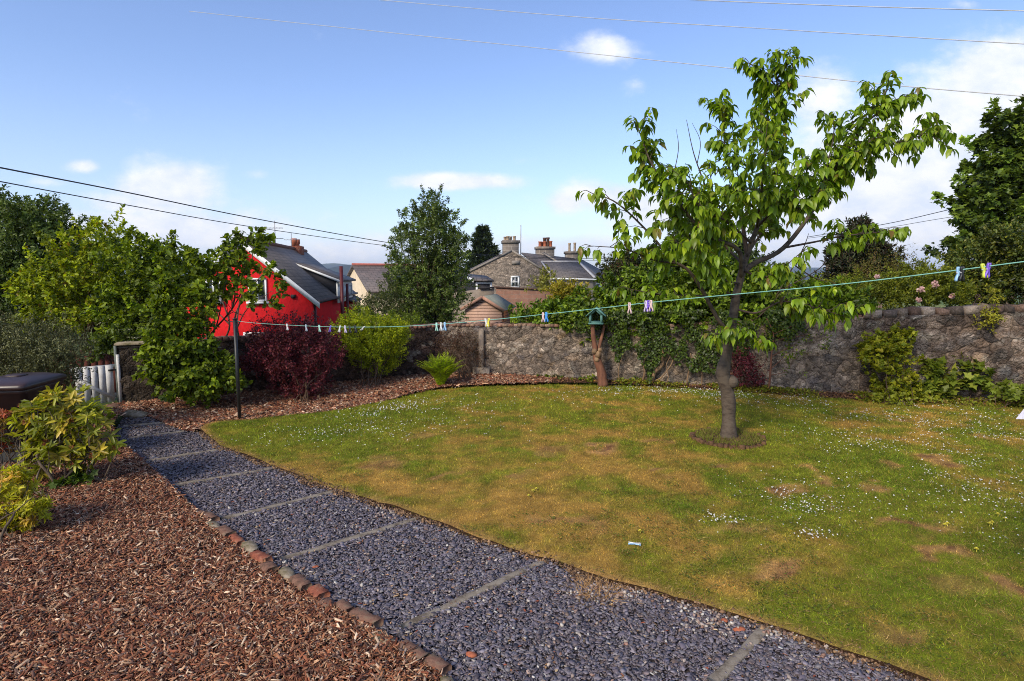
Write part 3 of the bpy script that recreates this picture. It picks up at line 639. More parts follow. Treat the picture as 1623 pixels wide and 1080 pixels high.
dz = np.concatenate(dz); dz = dz[inside(LAWN, *dz.T)]; dz = dz[R.random(len(dz)) < sst(.27, .58, fbm(dz[:, 0], dz[:, 1], 1.6, 14, 4))]; n = len(dz)
def discs(name, P2, r, zl, C, mat, **kw):
    n = len(P2); k = 7; a = np.arange(k) * 2 * PI / k; N = nrm(np.stack([R.normal(0, .35, n), R.normal(-.25, .35, n), np.ones(n)], 1))
    A = nrm(np.cross(N, (0, 1, .1))); B = np.cross(N, A); c = np.stack([P2[:, 0], P2[:, 1], LZ(*P2.T) + zl], 1)
    rim = c[:, None] + r[:, None, None] * (np.cos(a)[None, :, None] * A[:, None] + np.sin(a)[None, :, None] * B[:, None])
    mid = c + N * (r * .35)[:, None]; V = np.concatenate([rim, mid[:, None]], 1).reshape(-1, 3)
    f = np.array([(i, (i + 1) % k, k) for i in range(k)]); F = (np.arange(n)[:, None, None] * (k + 1) + f[None]).reshape(-1, 3)
    return np_mesh(name, V, [F], mat, col=np.repeat(C, k + 1, 0), **kw)
discs('daisies', dz, R.uniform(.004, .0085, n) * (1 + .4 * sst(6, 11, dz[:, 1])), R.uniform(.02, .045, n), palette(n, [(.75, .74, .70), (.62, .60, .52), (.45, .36, .30)], .1, [.6, .25, .15]), M['petal'], label='small white daisies scattered through the grass', cat='daisies', kind='stuff')
def dandelion(px, py):
    c = gp(px, py, .03); mb = MB(); mb.tube([c - (0, 0, .03), c + (.004, 0, .03)], .0025, 4)
    for ring, (r, h) in enumerate(((.020, .036), (.014, .042), (.007, .046))):
        for i in range(11):
            a = 2 * PI * i / 11 + ring * .3; d = V3((math.cos(a), math.sin(a), 0)); s_ = V3((-d[1], d[0], 0)) * .0045
            mb.add([c + (0, 0, .03), c + d * r * .6 + s_ + (0, 0, h), c + d * r + (0, 0, h + .002), c + d * r * .6 - s_ + (0, 0, h)], [(0, 1, 2, 3)])
    return mb.build('dandelion', M['peg_yellow'], org=c, label='yellow dandelion flower open in the grass', cat='dandelion', group='yellow dandelions in the lawn')
for a, b in [(1497, 838), (1501, 836), (1568, 836), (1572, 834), (1581, 821), (1547, 877), (845, 783), (838, 791), (850, 780), (756, 697), (777, 697), (781, 700), (598, 717), (1321, 687), (1328, 686), (874, 649), (972, 674), (1014, 848), (1593, 828), (1295, 632)]: dandelion(a, b)
# ------------------------------------------------------------------ stone walls
def stone_wall(name, A, D, N, L, hprof, thick, seed, label, tones, stone_amt, mortar, step=.045, cell=.26, cop=None, topj=.012, mt='rubble'):
    rr = np.random.default_rng(seed); root = empty(name, A + D * L / 2, label, 'wall')
    nu = int(L / step) + 1; nv = 34; U = np.linspace(0, L, nu); Hh = hprof(U)
    cs = np.stack([rr.uniform(-.2, L + .2, int(L * 1.8 / cell / cell / .55)), rr.uniform(-.1, 1.9, int(L * 1.8 / cell / cell / .55))], 1); ctone = rr.random(len(cs)); cvis = rr.random(len(cs))
    uu, tt = np.meshgrid(U, np.linspace(0, 1, nv)); H2 = hprof(uu); vv = -.15 + tt * (H2 + .15)
    pts = np.stack([uu.ravel(), vv.ravel()], 1); pts[:, 0] += (vn(uu.ravel(), vv.ravel(), 4, seed) - .5) * .12; pts[:, 1] += (vn(uu.ravel(), vv.ravel(), 4, seed + 4) - .5) * .10
    f1 = np.full(len(pts), 9.); f2 = f1.copy(); id1 = np.zeros(len(pts), int)
    for a in range(0, len(pts), 3000):
        p = pts[a:a + 3000]; d = np.hypot((p[:, 0:1] - cs[:, 0]) * .78, (p[:, 1:2] - cs[:, 1]) * 1.25); o = np.argpartition(d, 1, axis=1)[:, :2]
        da = np.take_along_axis(d, o, 1); sw = da[:, 0] > da[:, 1]; o[sw] = o[sw][:, ::-1]; da[sw] = da[sw][:, ::-1]
        f1[a:a + 3000] = da[:, 0]; f2[a:a + 3000] = da[:, 1]; id1[a:a + 3000] = o[:, 0]
    st = sst(.015, .07, f2 - f1) * (cvis[id1] < stone_amt); u, v = uu.ravel(), vv.ravel()
    relief = st * .022 + (fbm(u, v, 5, seed, 4) - .5) * .045 + (fbm(u, v, 1.2, seed + 2, 2) - .5) * .05
    tn = np.array(tones)[(ctone[id1] * len(tones)).astype(int)]; mo = np.array(mortar) * (.65 + .7 * fbm(u, v, 2.2, seed + 5, 4))[:, None]
    c = mo * (1 - st[:, None]) + tn * st[:, None]; c *= (.7 + .6 * fbm(u, v, 7, seed + 1, 3))[:, None]
    li = sst(.66, .74, fbm(u, v, 6, seed + 8, 3))[:, None] * .6; c = c * (1 - li) + np.array((.30, .28, .24)) * li
    top = tt.ravel() > .97
    F0 = A + N * thick / 2; V = F0 + D * u[:, None] + N * relief[:, None] + np.stack([0 * u, 0 * u, v + (tt.ravel() * (fbm(u, v, 3, seed + 6, 2) - .5) * topj * 2)], 1)
    ix = np.arange(nu * nv).reshape(nv, nu); q = np.stack([ix[:-1, :-1], ix[:-1, 1:], ix[1:, 1:], ix[1:, :-1]], -1).reshape(-1, 4)
    n0 = len(V); tp = V[ix[-1]]; bk = A - N * thick / 2 + D * U[:, None]; bt = bk + np.stack([0 * U, 0 * U, Hh], 1); bb = bk + V3((0, 0, -1.6))
    V = np.concatenate([V, bt, bb]); i = np.arange(nu - 1)
    F = [q, np.stack([ix[-1][i], ix[-1][i + 1], n0 + i + 1, n0 + i], 1), np.stack([n0 + i, n0 + i + 1, n0 + nu + i + 1, n0 + nu + i], 1)]
    cc = np.concatenate([c, np.tile(np.array(mortar), (2 * nu, 1))])
    for e in (0, nu - 1):
        p0, p1, p2, p3 = ix[0][e], ix[-1][e], n0 + e, n0 + nu + e; F.append(np.array([(p0, p1, p2, p3)]))
    np_mesh('masonry', V, F, M[mt], root, col=cc)
    if cop:
        w0, w1, hh, tns, tilt = cop; mb = MB(); cl = []; s = 0
        while s < L:
            w = rr.uniform(w0, w1); h0 = float(hprof(np.array([s + w / 2]))[0]); hz = hh * rr.uniform(.8, 1.15); ov = rr.uniform(-.0, .03)
            fr = Fr(A + D * (s + w / 2) + N * rr.normal(0, .015) + V3((0, 0, h0 - .015)), D + V3((0, 0, rr.normal(0, tilt))), -N)
            t0 = -thick / 2 - ov; V = [fr.p(a_ * w * .47 + rr.normal(0, .004), (t0 if b_ < 0 else thick / 2 + ov) * (1 if c_ == 0 else .93) + rr.normal(0, .006), c_ * hz * (1 + rr.normal(0, .12))) for c_ in (0, 1) for b_ in (-1, 1) for a_ in (-1, 1)]
            mb.add(V, [(0, 2, 3, 1), (4, 5, 7, 6), (0, 1, 5, 4), (2, 6, 7, 3), (0, 4, 6, 2), (1, 3, 7, 5)])
            cl += [np.array(tns[rr.integers(len(tns))]) * rr.uniform(.7, 1.25)] * 8; s += w + (.006 if w1 < .15 else .034)
        mb.build('coping', M['coping'], root, col=np.array(cl))
    return root
# long wall: low by the corner, rising to the right
Lr = np.linalg.norm(WR - CW)
hR = lambda u: np.interp(u, [0, 2.2, 4.5, 7, 8.2, 10.7, 16.1], [1.13, 1.17, 1.2, 1.40, 1.46, 1.61, 1.78])
u1 = 8.2
A2 = CW + RD * u1
stone_wall('stone_wall', CW, RD, RN, u1, hR, .42, 21, 'long mortared rubble wall behind the bird feeder, partly under ivy', [(.21, .17, .135), (.15, .13, .115), (.24, .18, .12), (.13, .115, .11), (.27, .235, .20)], .5, (.20, .165, .135), mt='rubble_mortared', cop=(.07, .12, .055, [(.22, .12, .08), (.17, .10, .075), (.24, .16, .11)], .03))
stone_wall('stone_wall', A2, RD, RN, Lr - u1, lambda u: hR(u + u1), .42, 33, 'tall dark rubble wall with squared coping beside the lawn', [(.20, .165, .14), (.15, .13, .12), (.25, .19, .14), (.26, .24, .22), (.10, .088, .08)], .75, (.13, .10, .082), cell=.30, cop=(.10, .22, .13, [(.17, .13, .10), (.09, .07, .06), (.21, .17, .14), (.13, .085, .065)], .05))
Ll = np.linalg.norm(WL - CW) - 1.25
stone_wall('stone_wall', CW + LD * .0 - 0 * LN, LD, LN, Ll, lambda u: np.interp(u, [0, 5], [1.12, 1.05]), .36, 47, 'dark brick wall behind the purple and yellow green shrubs', [(.085, .055, .045), (.065, .045, .04), (.11, .065, .05)], .9, (.06, .042, .036), cell=.13, cop=(.07, .11, .06, [(.20, .095, .065), (.15, .08, .06)], .03))
# buttress rib on the long wall near the corner
mb = MB(); fr = Fr(CW + RD * .95 + RN * .22, RD, RN); mb.box(-.05, .05, -.02, .075, -.1, 1.08, fr); mb.box(-.18, .18, -.02, .10, -.1, .26, fr)
mb.build('wall_buttress', M['midwall'], org=CW + RD * .95, label='narrow stone rib standing against the long wall', cat='buttress')
# gate pillar: stub of wall painted dark for the tree shade, with pale edge
pr = gp(190, 640); pl = gp(246, 636); d = nrm(pl - pr); nrm_ = V3((d[1], -d[0], 0))
root = empty('gate_pillar', pr, 'mossy stone gate pillar, tree shade put into its dark colour, with a pale capped edge', 'pillar')
L = np.linalg.norm(pl - pr) + 1.1; nu, nv = 40, 28; V = []; C = []
H = 2.2 + (ray(190, 545)[2] / ray(190, 545)[1]) * pr[1]
fr = Fr(pr, d, -nrm_)
for j in range(nv):
    for i in range(nu):
        a = L * i / (nu - 1); z = -.1 + (H + .06) * j / (nv - 1) * .97; r = (fbm(np.array([a]), np.array([z]), 5, 3, 4)[0] - .5) * .06 + .02 * round(vn(a * 5, z * 9, 1, 3) + 0)
        V.append(fr.p(a, -r, z)); g = fbm(np.array([a]), np.array([z]), 6, 9, 3)[0]; C.append(np.array((.055, .045, .036)) * (.5 + g))
ix = np.arange(nu * nv).reshape(nv, nu); q = np.stack([ix[:-1, :-1], ix[:-1, 1:], ix[1:, 1:], ix[1:, :-1]], -1).reshape(-1, 4)
np_mesh('masonry', V, [q], M['rubble'], root, col=np.array(C))
mb = MB(); mb.box(.01, L, .03, .30, -.2, H - .06, fr); mb.build('core', M['stone_moss'], root)
mb = MB(); mb.box(-.02, L + .02, -.035, .33, H - .032, H + .002, fr); mb.build('coping', M['stone_moss'], root)
mb = MB(); mb.box(-.03, .008, -.028, .30, -.1, H - .034, fr); mb.build('edge_post', pm('edge_grey', (.16, .18, .16), (.09, .10, .09), 6, .9, .5, .006), root)

# ------------------------------------------------------------------ white gate
gr = gp(187, 640); gt = V3((gr[0], gr[1], at(187, 578, gr[1])[2])); gl = at(116, 584, gr[1] * .955); gl0 = V3((gl[0], gl[1], 0)); gl0[2] = 0
d = nrm(V3((gl[0] - gr[0], gl[1] - gr[1], 0))); W = np.hypot(*(gl - gr)[:2]); HT = gt[2]; fr = Fr(V3((gr[0], gr[1], 0)), d, (-d[1], d[0], 0))
root = empty('garden_gate', gr, 'white painted picket gate with a diagonal brace', 'gate')
npk = 5
for i in range(npk):
    c = .10 + (W - .16) * i / (npk - 1); mb = MB(); w = .047 if i else .055
    mb.box(c - w, c + w, 0, .02, .05, HT - .004 * (i % 2), fr); mb.build('picket', M['white_paint'], root)
mb = MB(); mb.box(.0, W + .05, -.04, -.004, HT - .055, HT + .006, fr); mb.build('rail', M['white_paint'], root)
mb = MB(); mb.box(.0, W + .05, -.045, -.004, .12, .19, fr); mb.build('rail', M['white_paint'], root)
a0 = fr.p(.05, .036, .10); b0 = fr.p(W, .036, HT - .17); mb = MB(); mb.bar(a0, b0, .025, .06); mb.build('diagonal_brace', M['white_paint'], root)
mb = MB(); mb.box(.01, .12, .023, .045, HT - .10, HT - .07, fr); mb.build('latch', M['black_metal'], root)
mb = MB(); mb.box(-.055, -.005, -.0, .06, -.05, at(188, 562, gr[1])[2], fr); mb.build('gate_post', M['white_paint'], org=gr, label='thin white post between the picket gate and the stone pillar', cat='gate post')
# red brown board fence beyond the gate
fa = at(120, 566, 12.0); fb = at(192, 562, 12.6); root = empty('board_fence', V3((fa[0], fa[1], 0)), 'reddish brown board fence glimpsed beyond the white gate', 'fence')
d = nrm(V3((fb[0] - fa[0], fb[1] - fa[1], 0))); fr = Fr(V3((fa[0], fa[1], 0)) - d * .5, d, (-d[1], d[0], 0)); L = np.hypot(*(fb - fa)[:2]) + 1.1; i = 0
mb = MB()
while i * .125 < L: mb.box(i * .125, i * .125 + .119, 0, .02, -.3, fa[2] + .008 * vn(i, 0, 3.3), fr); i += 1
mb.build('boards', M['redwood'], root)
mb = MB(); mb.box(0, L, .024, .07, .5, .58, fr); mb.box(0, L, .024, .07, -.05, .03, fr); mb.build('rail', M['redwood'], root)

# ------------------------------------------------------------------ red house
def flat(v): return V3((v[0], v[1], 0))
RZ = 24.0; rdir = nrm(V3((-.135, .991, 0))); sdir = V3((rdir[1], -rdir[0], 0))
apex = at(380.5, 378, RZ); Pg = apex; gb = -2.2
ev = hit(505, 478, Pg, rdir); W = np.dot(ev - apex, sdir); ze = ev[2]; zr = apex[2]; LH = 12.8
O = V3((apex[0], apex[1], 0)); fr = Fr(O, sdir, rdir); slope = (zr - ze) / W
house = empty('house', O + V3((0, 0, gb)), 'bright red rendered house with slate roof and white bargeboards', 'house')
W_ = W - .28; zw = lambda s: zr - .22 - slope * abs(s)
mb = MB(); mb.prism([fr.p(-W_, .12, gb), fr.p(W_, .12, gb), fr.p(W_, .12, zw(W_)), fr.p(0, .12, zw(0)), fr.p(-W_, .12, zw(W_))], rdir * (LH - .24)); mb.build('wall', M['red_wall'], house)
slx = nrm(V3(sdir * 1.0 + V3((0, 0, -slope)))); slm = nrm(V3(-sdir + V3((0, 0, -slope))))
SLATE = brickmat('slate_roof', rdir, slx, (.115, .10, .095), (.085, .078, .078), (.03, .03, .03), .34, .22, .012, .6, .5, .6)
SLATEL = brickmat('slate_roof_far', rdir, slm, (.115, .10, .095), (.085, .078, .078), (.03, .03, .03), .34, .22, .012, .6, .5, .6)
mb = MB(); nr = nrm(np.cross(rdir, slx)); nr = nr if nr[2] > 0 else -nr
p0 = fr.p(0, 0, zr); p1 = p0 + slx * (W / slx.dot(sdir)); mb.prism([p0, p1, p1 - nr * .07, p0 - nr * .09], rdir * LH); roofR = mb.build('roof', SLATE, house)
mb = MB(); nl = nrm(np.cross(rdir, slm)); nl = nl if nl[2] > 0 else -nl
p0 = fr.p(0, 0, zr); p1 = p0 + slm * (W / abs(slm.dot(sdir))); mb.prism([p0, p1, p1 - nl * .07, p0 - nl * .09], rdir * LH); mb.build('roof', SLATEL, house)
mb = MB()
for sl, nn_ in ((slx, nr), (slm, nl)):
    a = fr.p(0, -.03, zr - .02); b = a + sl * (W / abs(sl.dot(sdir)) + .05); a2 = a - V3((0, 0, .26)); b2 = b - V3((0, 0, .24)); mb.prism([a, b, b2, a2], rdir * .05)
mb.build('bargeboard', M['upvc'], house)
mb = MB(); mb.tube([fr.p(0, -.02, zr + .02), fr.p(0, LH, zr + .02)], .10, 8); mb.build('ridge_tiles', pm('ridge_red', (.20, .08, .05), (.12, .06, .045), 5), roofR)
mb = MB(); mb.tube([fr.p(W + .03, 0, ze - .02), fr.p(W + .03, LH, ze - .02)], .065, 8); mb.build('gutter', M['gutter'], house)
# chimney with two pots at the far ridge end
for q_ in (0,):
    cf = Fr(fr.p(0, LH * .78, zr), sdir, rdir); mb = MB(); mb.box(-.35, .35, -.5, .5, -.6, .18, cf); ch = mb.build('chimney', M['brick_red'], house)
    for s_ in (-.24, .24):
        mb = MB(); mb.lathe(cf.p(0, s_ * 1.6, .18), [(.15, 0), (.14, .12), (.17, .15), (.17, .40), (.12, .40)], 10); mb.build('chimney_pot', M['terracotta'], ch)
# dormer on the garden side: shed roof, slate cheek, white windows
def onroof(px, py): return hit(px, py, fr.p(0, 0, zr), nr)
ddep0 = 5.2; ddep1 = 10.6
dt = hit(533, 447, fr.p(0, ddep0, 0), rdir)      # front top corner
cx = np.dot(dt - O, sdir); cz = dt[2]
db = hit(473, 423, fr.p(0, ddep0, 0), rdir); bx_ = np.dot(db - O, sdir); bz = zr - slope * bx_
zb = zr - slope * cx
dm = empty  # noqa
mb = MB(); mb.prism([fr.p(bx_, ddep0, bz), fr.p(cx, ddep0, cz), fr.p(cx, ddep0, zb - .1), fr.p(bx_, ddep0, bz - .1)], rdir * (ddep1 - ddep0)); dorm = mb.build('dormer', pm('slate_cheek', (.045, .042, .047), (.035, .033, .037), 4, .7, .3, .01, 20), house)
mb = MB(); a = fr.p(bx_ - .1, ddep0 - .15, bz + .06); b = fr.p(cx + .28, ddep0 - .15, cz - .0); mb.prism([a, b, b + V3((0, 0, .10)), a + V3((0, 0, .05))], rdir * (ddep1 - ddep0 + .3)); mb.build('dormer_roof', SLATE, dorm)
mb = MB(); a = fr.p(bx_ - .1, ddep0 - .19, bz + .0); b = fr.p(cx + .28, ddep0 - .19, cz - .07); mb.prism([a, b, b + V3((0, 0, .13)), a + V3((0, 0, .08))], rdir * .035); mb.build('fascia', M['upvc'], dorm)
mb = MB(); mb.box(cx, cx + .06, ddep0, ddep1, zb - .35, cz, fr); mb.build('front_panel', M['upvc'], dorm)
for i_ in range(3):
    a = ddep0 + .25 + i_ * 1.75; mb = MB()
    for u0, u1_ in ((a, a + .09), (a + 1.36, a + 1.45), (a + .68, a + .77)): mb.box(cx + .063, cx + .12, u0, u1_, zb - .22, cz - .12, fr)
    mb.box(cx + .063, cx + .118, a + .092, a + 1.358, zb - .22, zb - .12, fr); mb.box(cx + .063, cx + .118, a + .092, a + 1.358, cz - .22, cz - .12, fr); wn = mb.build('window', M['upvc'], dorm)
    mb = MB(); mb.box(cx + .064, cx + .08, a + .093, a + 1.357, zb - .119, cz - .221, fr); mb.build('pane', pm('pane_pale' + str(i_), (.42, .46, .50), (.35, .40, .44), 2, .15, 0, .001, 20, .6), wn)
# projecting bay under the dormer
mb = MB(); mb.box(W_ + .003, W_ + .35, ddep0 + 3.8, LH - .3, gb, ze - .25, fr); mb.build('bay_wall', M['red_wall'], house)
mb = MB(); mb.prism([fr.p(W_ - .1, ddep0 + 3.6, ze - .08), fr.p(W_ + .6, ddep0 + 3.6, ze - .45), fr.p(W_ + .6, ddep0 + 3.6, ze - .38), fr.p(W_ - .1, ddep0 + 3.6, ze + .02)], rdir * (LH - ddep0 - 3.6)); mb.build('bay_roof', SLATE, house)
# soil and vent pipes
for dd_, top_, r_ in ((4.5, at(550, 425, 1)[2], .085), (6.4, 0, .07), (11.6, 0, .06)):
    x_ = cx + .35; zt = {4.5: cz + .75, 6.4: cz - .1, 11.6: ze - .3}[dd_]
    mb = MB(); mb.tube([fr.p(x_, dd_, gb), fr.p(x_, dd_, zt)], r_, 8)
    for z_ in (-.8, .2): mb.tube([fr.p(x_, dd_, z_), fr.p(x_, dd_, z_ + .08)], r_ * 1.35, 8)
    mb.build('waste_pipe', M['pipe_red'], house)
mb = MB(); mb.tube([fr.p(W_ + .07, .35, gb), fr.p(W_ + .07, .35, ze - .1)], .05, 8); mb.build('downpipe', M['gutter'], house)
# gable windows, dish, vent
def gwin(x0, y0, x1, y1, bars_=True):
    a = hit(x0, y0, Pg + rdir * .12, rdir); b = hit(x1, y1, Pg + rdir * .12, rdir); s0 = np.dot(a - O, sdir); s1 = np.dot(b - O, sdir); z0, z1 = b[2], a[2]; t = .07
    mb = MB()
    mb.box(s0, s1, .06, .118, z1 - t, z1, fr); mb.box(s0, s0 + t, .06, .118, z0, z1 - t, fr); mb.box(s1 - t, s1, .06, .118, z0, z1 - t, fr); mb.box(s0 + t, s1 - t, .06, .118, z0, z0 + t, fr)
    if bars_: mb.box((s0 + s1) / 2 - .03, (s0 + s1) / 2 + .03, .062, .116, z0 + t, z1 - t, fr)
    w = mb.build('window', M['upvc'], house); mb = MB(); mb.box(s0 - .08, s1 + .08, -.01, .10, z0 - .10, z0 - .003, fr); mb.build('sill', M['upvc'], w)
    mb = MB(); mb.box(s0 + t, s1 - t, .085, .117, z0 + t, z1 - t, fr); mb.build('pane', M['glass'], w)
gwin(393, 441, 424, 478); gwin(386, 527, 424, 560); gwin(326, 440, 352, 478)
dc = hit(371, 398, Pg + rdir * .1, rdir); mb = MB(); K = 16; V = [fr.p(np.dot(dc - O, sdir), -.16, dc[2])]
for ring, (r_, dpt) in enumerate(((.14, -.18), (.27, -.24))):
    for i_ in range(K): t_ = 2 * PI * i_ / K; V.append(fr.p(np.dot(dc - O, sdir) + r_ * math.cos(t_), dpt + .0, dc[2] + r_ * math.sin(t_)))
F = [(0, 1 + i_, 1 + (i_ + 1) % K) for i_ in range(K)] + [(1 + i_, 1 + K + i_, 1 + K + (i_ + 1) % K, 1 + (i_ + 1) % K) for i_ in range(K)]
mb.add(V, F); mb.tube([V[0], V[0] + rdir * .26], .02, 6); mb.tube([V[0] - V3((0, 0, .25)), V[0] - rdir * .3 - V3((0, 0, .1))], .012, 5); mb.build('satellite_dish', pm('dish', (.12, .12, .12), (.08, .08, .08), 4, .5, 0, .001), house)
vc = hit(465, 470, Pg + rdir * .1, rdir); mb = MB(); s_ = np.dot(vc - O, sdir); mb.box(s_ - .09, s_ + .09, .04, .119, vc[2] - .07, vc[2] + .07, fr); mb.build('vent', M['black_plastic'], house)
# aerials on the ridge
for px_, yt, dd_, two in ((433, 350, 5.5, 1), (457, 370, 9.0, 0)):
    tp = hit(px_, yt, fr.p(0, dd_, 0), rdir); s_ = np.dot(tp - O, sdir); b_ = fr.p(0, dd_, zr); tp = fr.p(0, dd_, tp[2]); mb = MB(); mb.tube([b_, tp], .022, 5)
    for k_ in range(2 if two else 1):
        zz = tp[2] - .35 - .5 * k_; mb.tube([V3((tp[0] - .4, tp[1], zz)), V3((tp[0] + .4, tp[1], zz))], .015, 4)
        for j_ in range(5): mb.tube([V3((tp[0] - .32 + j_ * .16, tp[1] - .2, zz)), V3((tp[0] - .32 + j_ * .16, tp[1] + .2, zz))], .01, 4)
    mb.build('aerial', M['lead'], house)

# ------------------------------------------------------------------ house with slate roof between red house and tree
D2 = 46.0; a = at(562, 420, D2); b = at(632, 418, D2 + 2); e = at(562, 462, D2 - 2.6)
rd = nrm(flat(b - a)); fd = V3((rd[1], -rd[0], 0)); O2 = flat(a) - rd * .0; zr2 = a[2]; ze2 = e[2]; fr2 = Fr(O2, rd, -fd); run = 3.2
root = empty('house', O2 + (0, 0, -3.5), 'cream walled cottage with steep slate roof beyond the red house', 'house'); LL2 = 9.0
mb = MB(); mb.prism([fr2.p(0, -run + .25, -4), fr2.p(0, run - .25, -4), fr2.p(0, run - .25, ze2 + .05), fr2.p(0, 0, zr2 - .25), fr2.p(0, -run + .25, ze2 + .05)], rd * LL2); mb.build('wall', M['cream'], root)
sl2 = nrm(fr2.p(0, -run, ze2) - fr2.p(0, 0, zr2)); SL2 = brickmat('slate_roof_cottage', rd, sl2, (.16, .13, .125), (.12, .105, .105), (.06, .05, .05), .45, .32, .02, .65, .5, .5)
for sg in (-1, 1):
    mb = MB(); mb.prism([fr2.p(-.2, 0, zr2), fr2.p(-.2, sg * run, ze2), fr2.p(-.2, sg * run, ze2 - .1), fr2.p(-.2, 0, zr2 - .1)], rd * (LL2 + .4)); rf = mb.build('roof', SL2, root)
mb = MB(); mb.tube([fr2.p(-.2, 0, zr2 + .03), fr2.p(LL2, 0, zr2 + .03)], .11, 6); mb.build('ridge_tiles', pm('ridge_pink', (.42, .12, .09), (.3, .1, .08), 5), rf)
mb = MB(); mb.box(1.7, 3.1, -run - .05, -run + 1.2, ze2 + .55, ze2 + 1.35, fr2); dw = mb.build('dormer', M['slab_dark'], root)
mb = MB(); mb.box(1.78, 3.02, -run - .09, -run - .053, ze2 + .62, ze2 + 1.28, fr2); mb.build('window', M['glass'], dw)
mb = MB(); mb.box(1.6, 3.2, -run - .2, -run + 1.6, ze2 + 1.353, ze2 + 1.45, fr2); mb.build('dormer_roof', SL2, dw)

# ------------------------------------------------------------------ large granite house
DG = 46.0; th = math.radians(6); g = V3((math.cos(th), -math.sin(th) * -1, 0)); back = V3((-g[1], g[0], 0))
ap = at(811, 398.5, DG); GO = flat(ap); zg = ap[2]; frg = Fr(GO, g, back)
el = hit(737, 436, ap, back); er = hit(874, 438, ap, back)
ul, ur = np.dot(el - GO, g), np.dot(er - GO, g); zl, zrr = el[2], er[2]; BZ = -4.5
GRAN = rubble_mat('granite', (1, 1, 1.3), 3.6, 7, .75, .6, .62)
root = empty('house', GO + (0, 0, BZ), 'large grey granite house with three chimney stacks', 'house'); LG = 13.
mb = MB(); mb.prism([frg.p(ul, 0, BZ), frg.p(ur, 0, BZ), frg.p(ur, 0, zrr), frg.p(.25, 0, zg), frg.p(-.35, 0, zg), frg.p(ul, 0, zl)], back * LG); mb.build('wall', GRAN, root, col=np.tile((.215, .185, .155), (len(mb.V), 1)))
def roofslab(name, P, thick, mat, parent):
    P = [V3(p) for p in P]; n_ = nrm(np.cross(P[1] - P[0], P[2] - P[0])); n_ = n_ if n_[2] > 0 else -n_
    mb = MB(); mb.prism([p + n_ * .02 for p in P], n_ * thick); return mb.build(name, mat, parent)
slg = nrm(frg.p(ur, 0, zrr) - frg.p(0, 0, zg)); SG = brickmat('slate_granite_house', back, slg, (.125, .108, .10), (.09, .08, .08), (.05, .045, .045), .5, .3, .02, .65, .5, .5)
gr_ = roofslab('roof', [frg.p(0, .25, zg), frg.p(ur + .15, .25, zrr), frg.p(ur + .15, LG, zrr), frg.p(0, LG, zg)], .12, SG, root)
roofslab('roof', [frg.p(0, .25, zg), frg.p(ul - .15, .25, zl), frg.p(ul - .15, LG, zl), frg.p(0, LG, zg)], .12, SG, root)
# skews (raised gable edges)
for u_, z_ in ((ul, zl), (ur, zrr)):
    mb = MB(); mb.bar(frg.p(0, .12, zg + .06), frg.p(u_ * 1.02, .12, z_ + .06), .34, .14); mb.build('skew', M['harl'], root)
def chim(px0, px1, pyt, pyb, Y, dep, mat, pots, potmat, ph, parent, pr_=.14):
    a = at(px0, pyt, Y); b = at(px1, pyb, Y); w = b[0] - a[0]; z0, z1 = b[2], a[2]; f = Fr(V3((a[0], a[1], 0)), g, back)
    mb = MB(); mb.box(0, w, 0, dep, z0 - 1.2, z1 - .22, f); mb.box(-.08, w + .08, -.08, dep + .08, z1 - .217, z1, f); c = mb.build('chimney', mat, parent)
    for k_, (fx, pm_, hh) in enumerate(pots):
        mb = MB(); mb.lathe(f.p(w * fx, dep * (.35 + .3 * (k_ % 2)), z1), [(pr_, 0), (pr_ * .85, hh * .15), (pr_ * .8, hh * .8), (pr_, hh * .85), (pr_, hh), (pr_ * .6, hh)], 10); mb.build('chimney_pot', M[pm_], c)
    return c
STN = brickmat('chimney_stone', g, (0, 0, 1), (.21, .175, .145), (.14, .12, .105), (.25, .22, .19), .5, .32, .03, .95, .6, .5)
chim(798, 822.5, 381, 399, DG, 1.0, STN, [(.3, 'pot_buff', .33), (.52, 'pot_buff', .33), (.74, 'pot_buff', .33), (.15, 'pot_buff', .3)], None, .4, root, .13)
chim(851.5, 879, 391, 408, DG + 6, 1.1, STN, [(.2, 'terracotta', .45), (.34, 'terracotta', .45), (.48, 'terracotta', .45), (.66, 'terracotta', .45), (.82, 'terracotta', .5), (.5, 'pot_dark', .8), (.66, 'pot_dark', .8)], None, .4, root, .16)
chim(898.5, 917.5, 398.5, 415, DG + 8, 1.0, STN, [(.28, 'pot_buff', .75), (.78, 'pot_buff', .8)], None, .4, root, .13)
# cross roof behind linking the stacks, its ridge running to the right
xr0 = at(826, 403, DG + 4); r1 = at(920, 413, DG + 9); eL = at(868, 436, DG + .8); eR = at(978, 444, DG + 5)
SGX = brickmat('slate_cross', g, nrm(V3(-back + V3((0, 0, -.7)))), (.13, .11, .10), (.09, .08, .08), (.05, .045, .045), .5, .3, .02, .65, .5, .5)
roofslab('roof', [xr0, r1, eR, eL], .12, SGX, root)
mb = MB(); mb.bar(at(861, 401, DG + 5.5), at(890, 419, DG + 2.5), .22, .10); mb.build('skew', M['harl'], root)
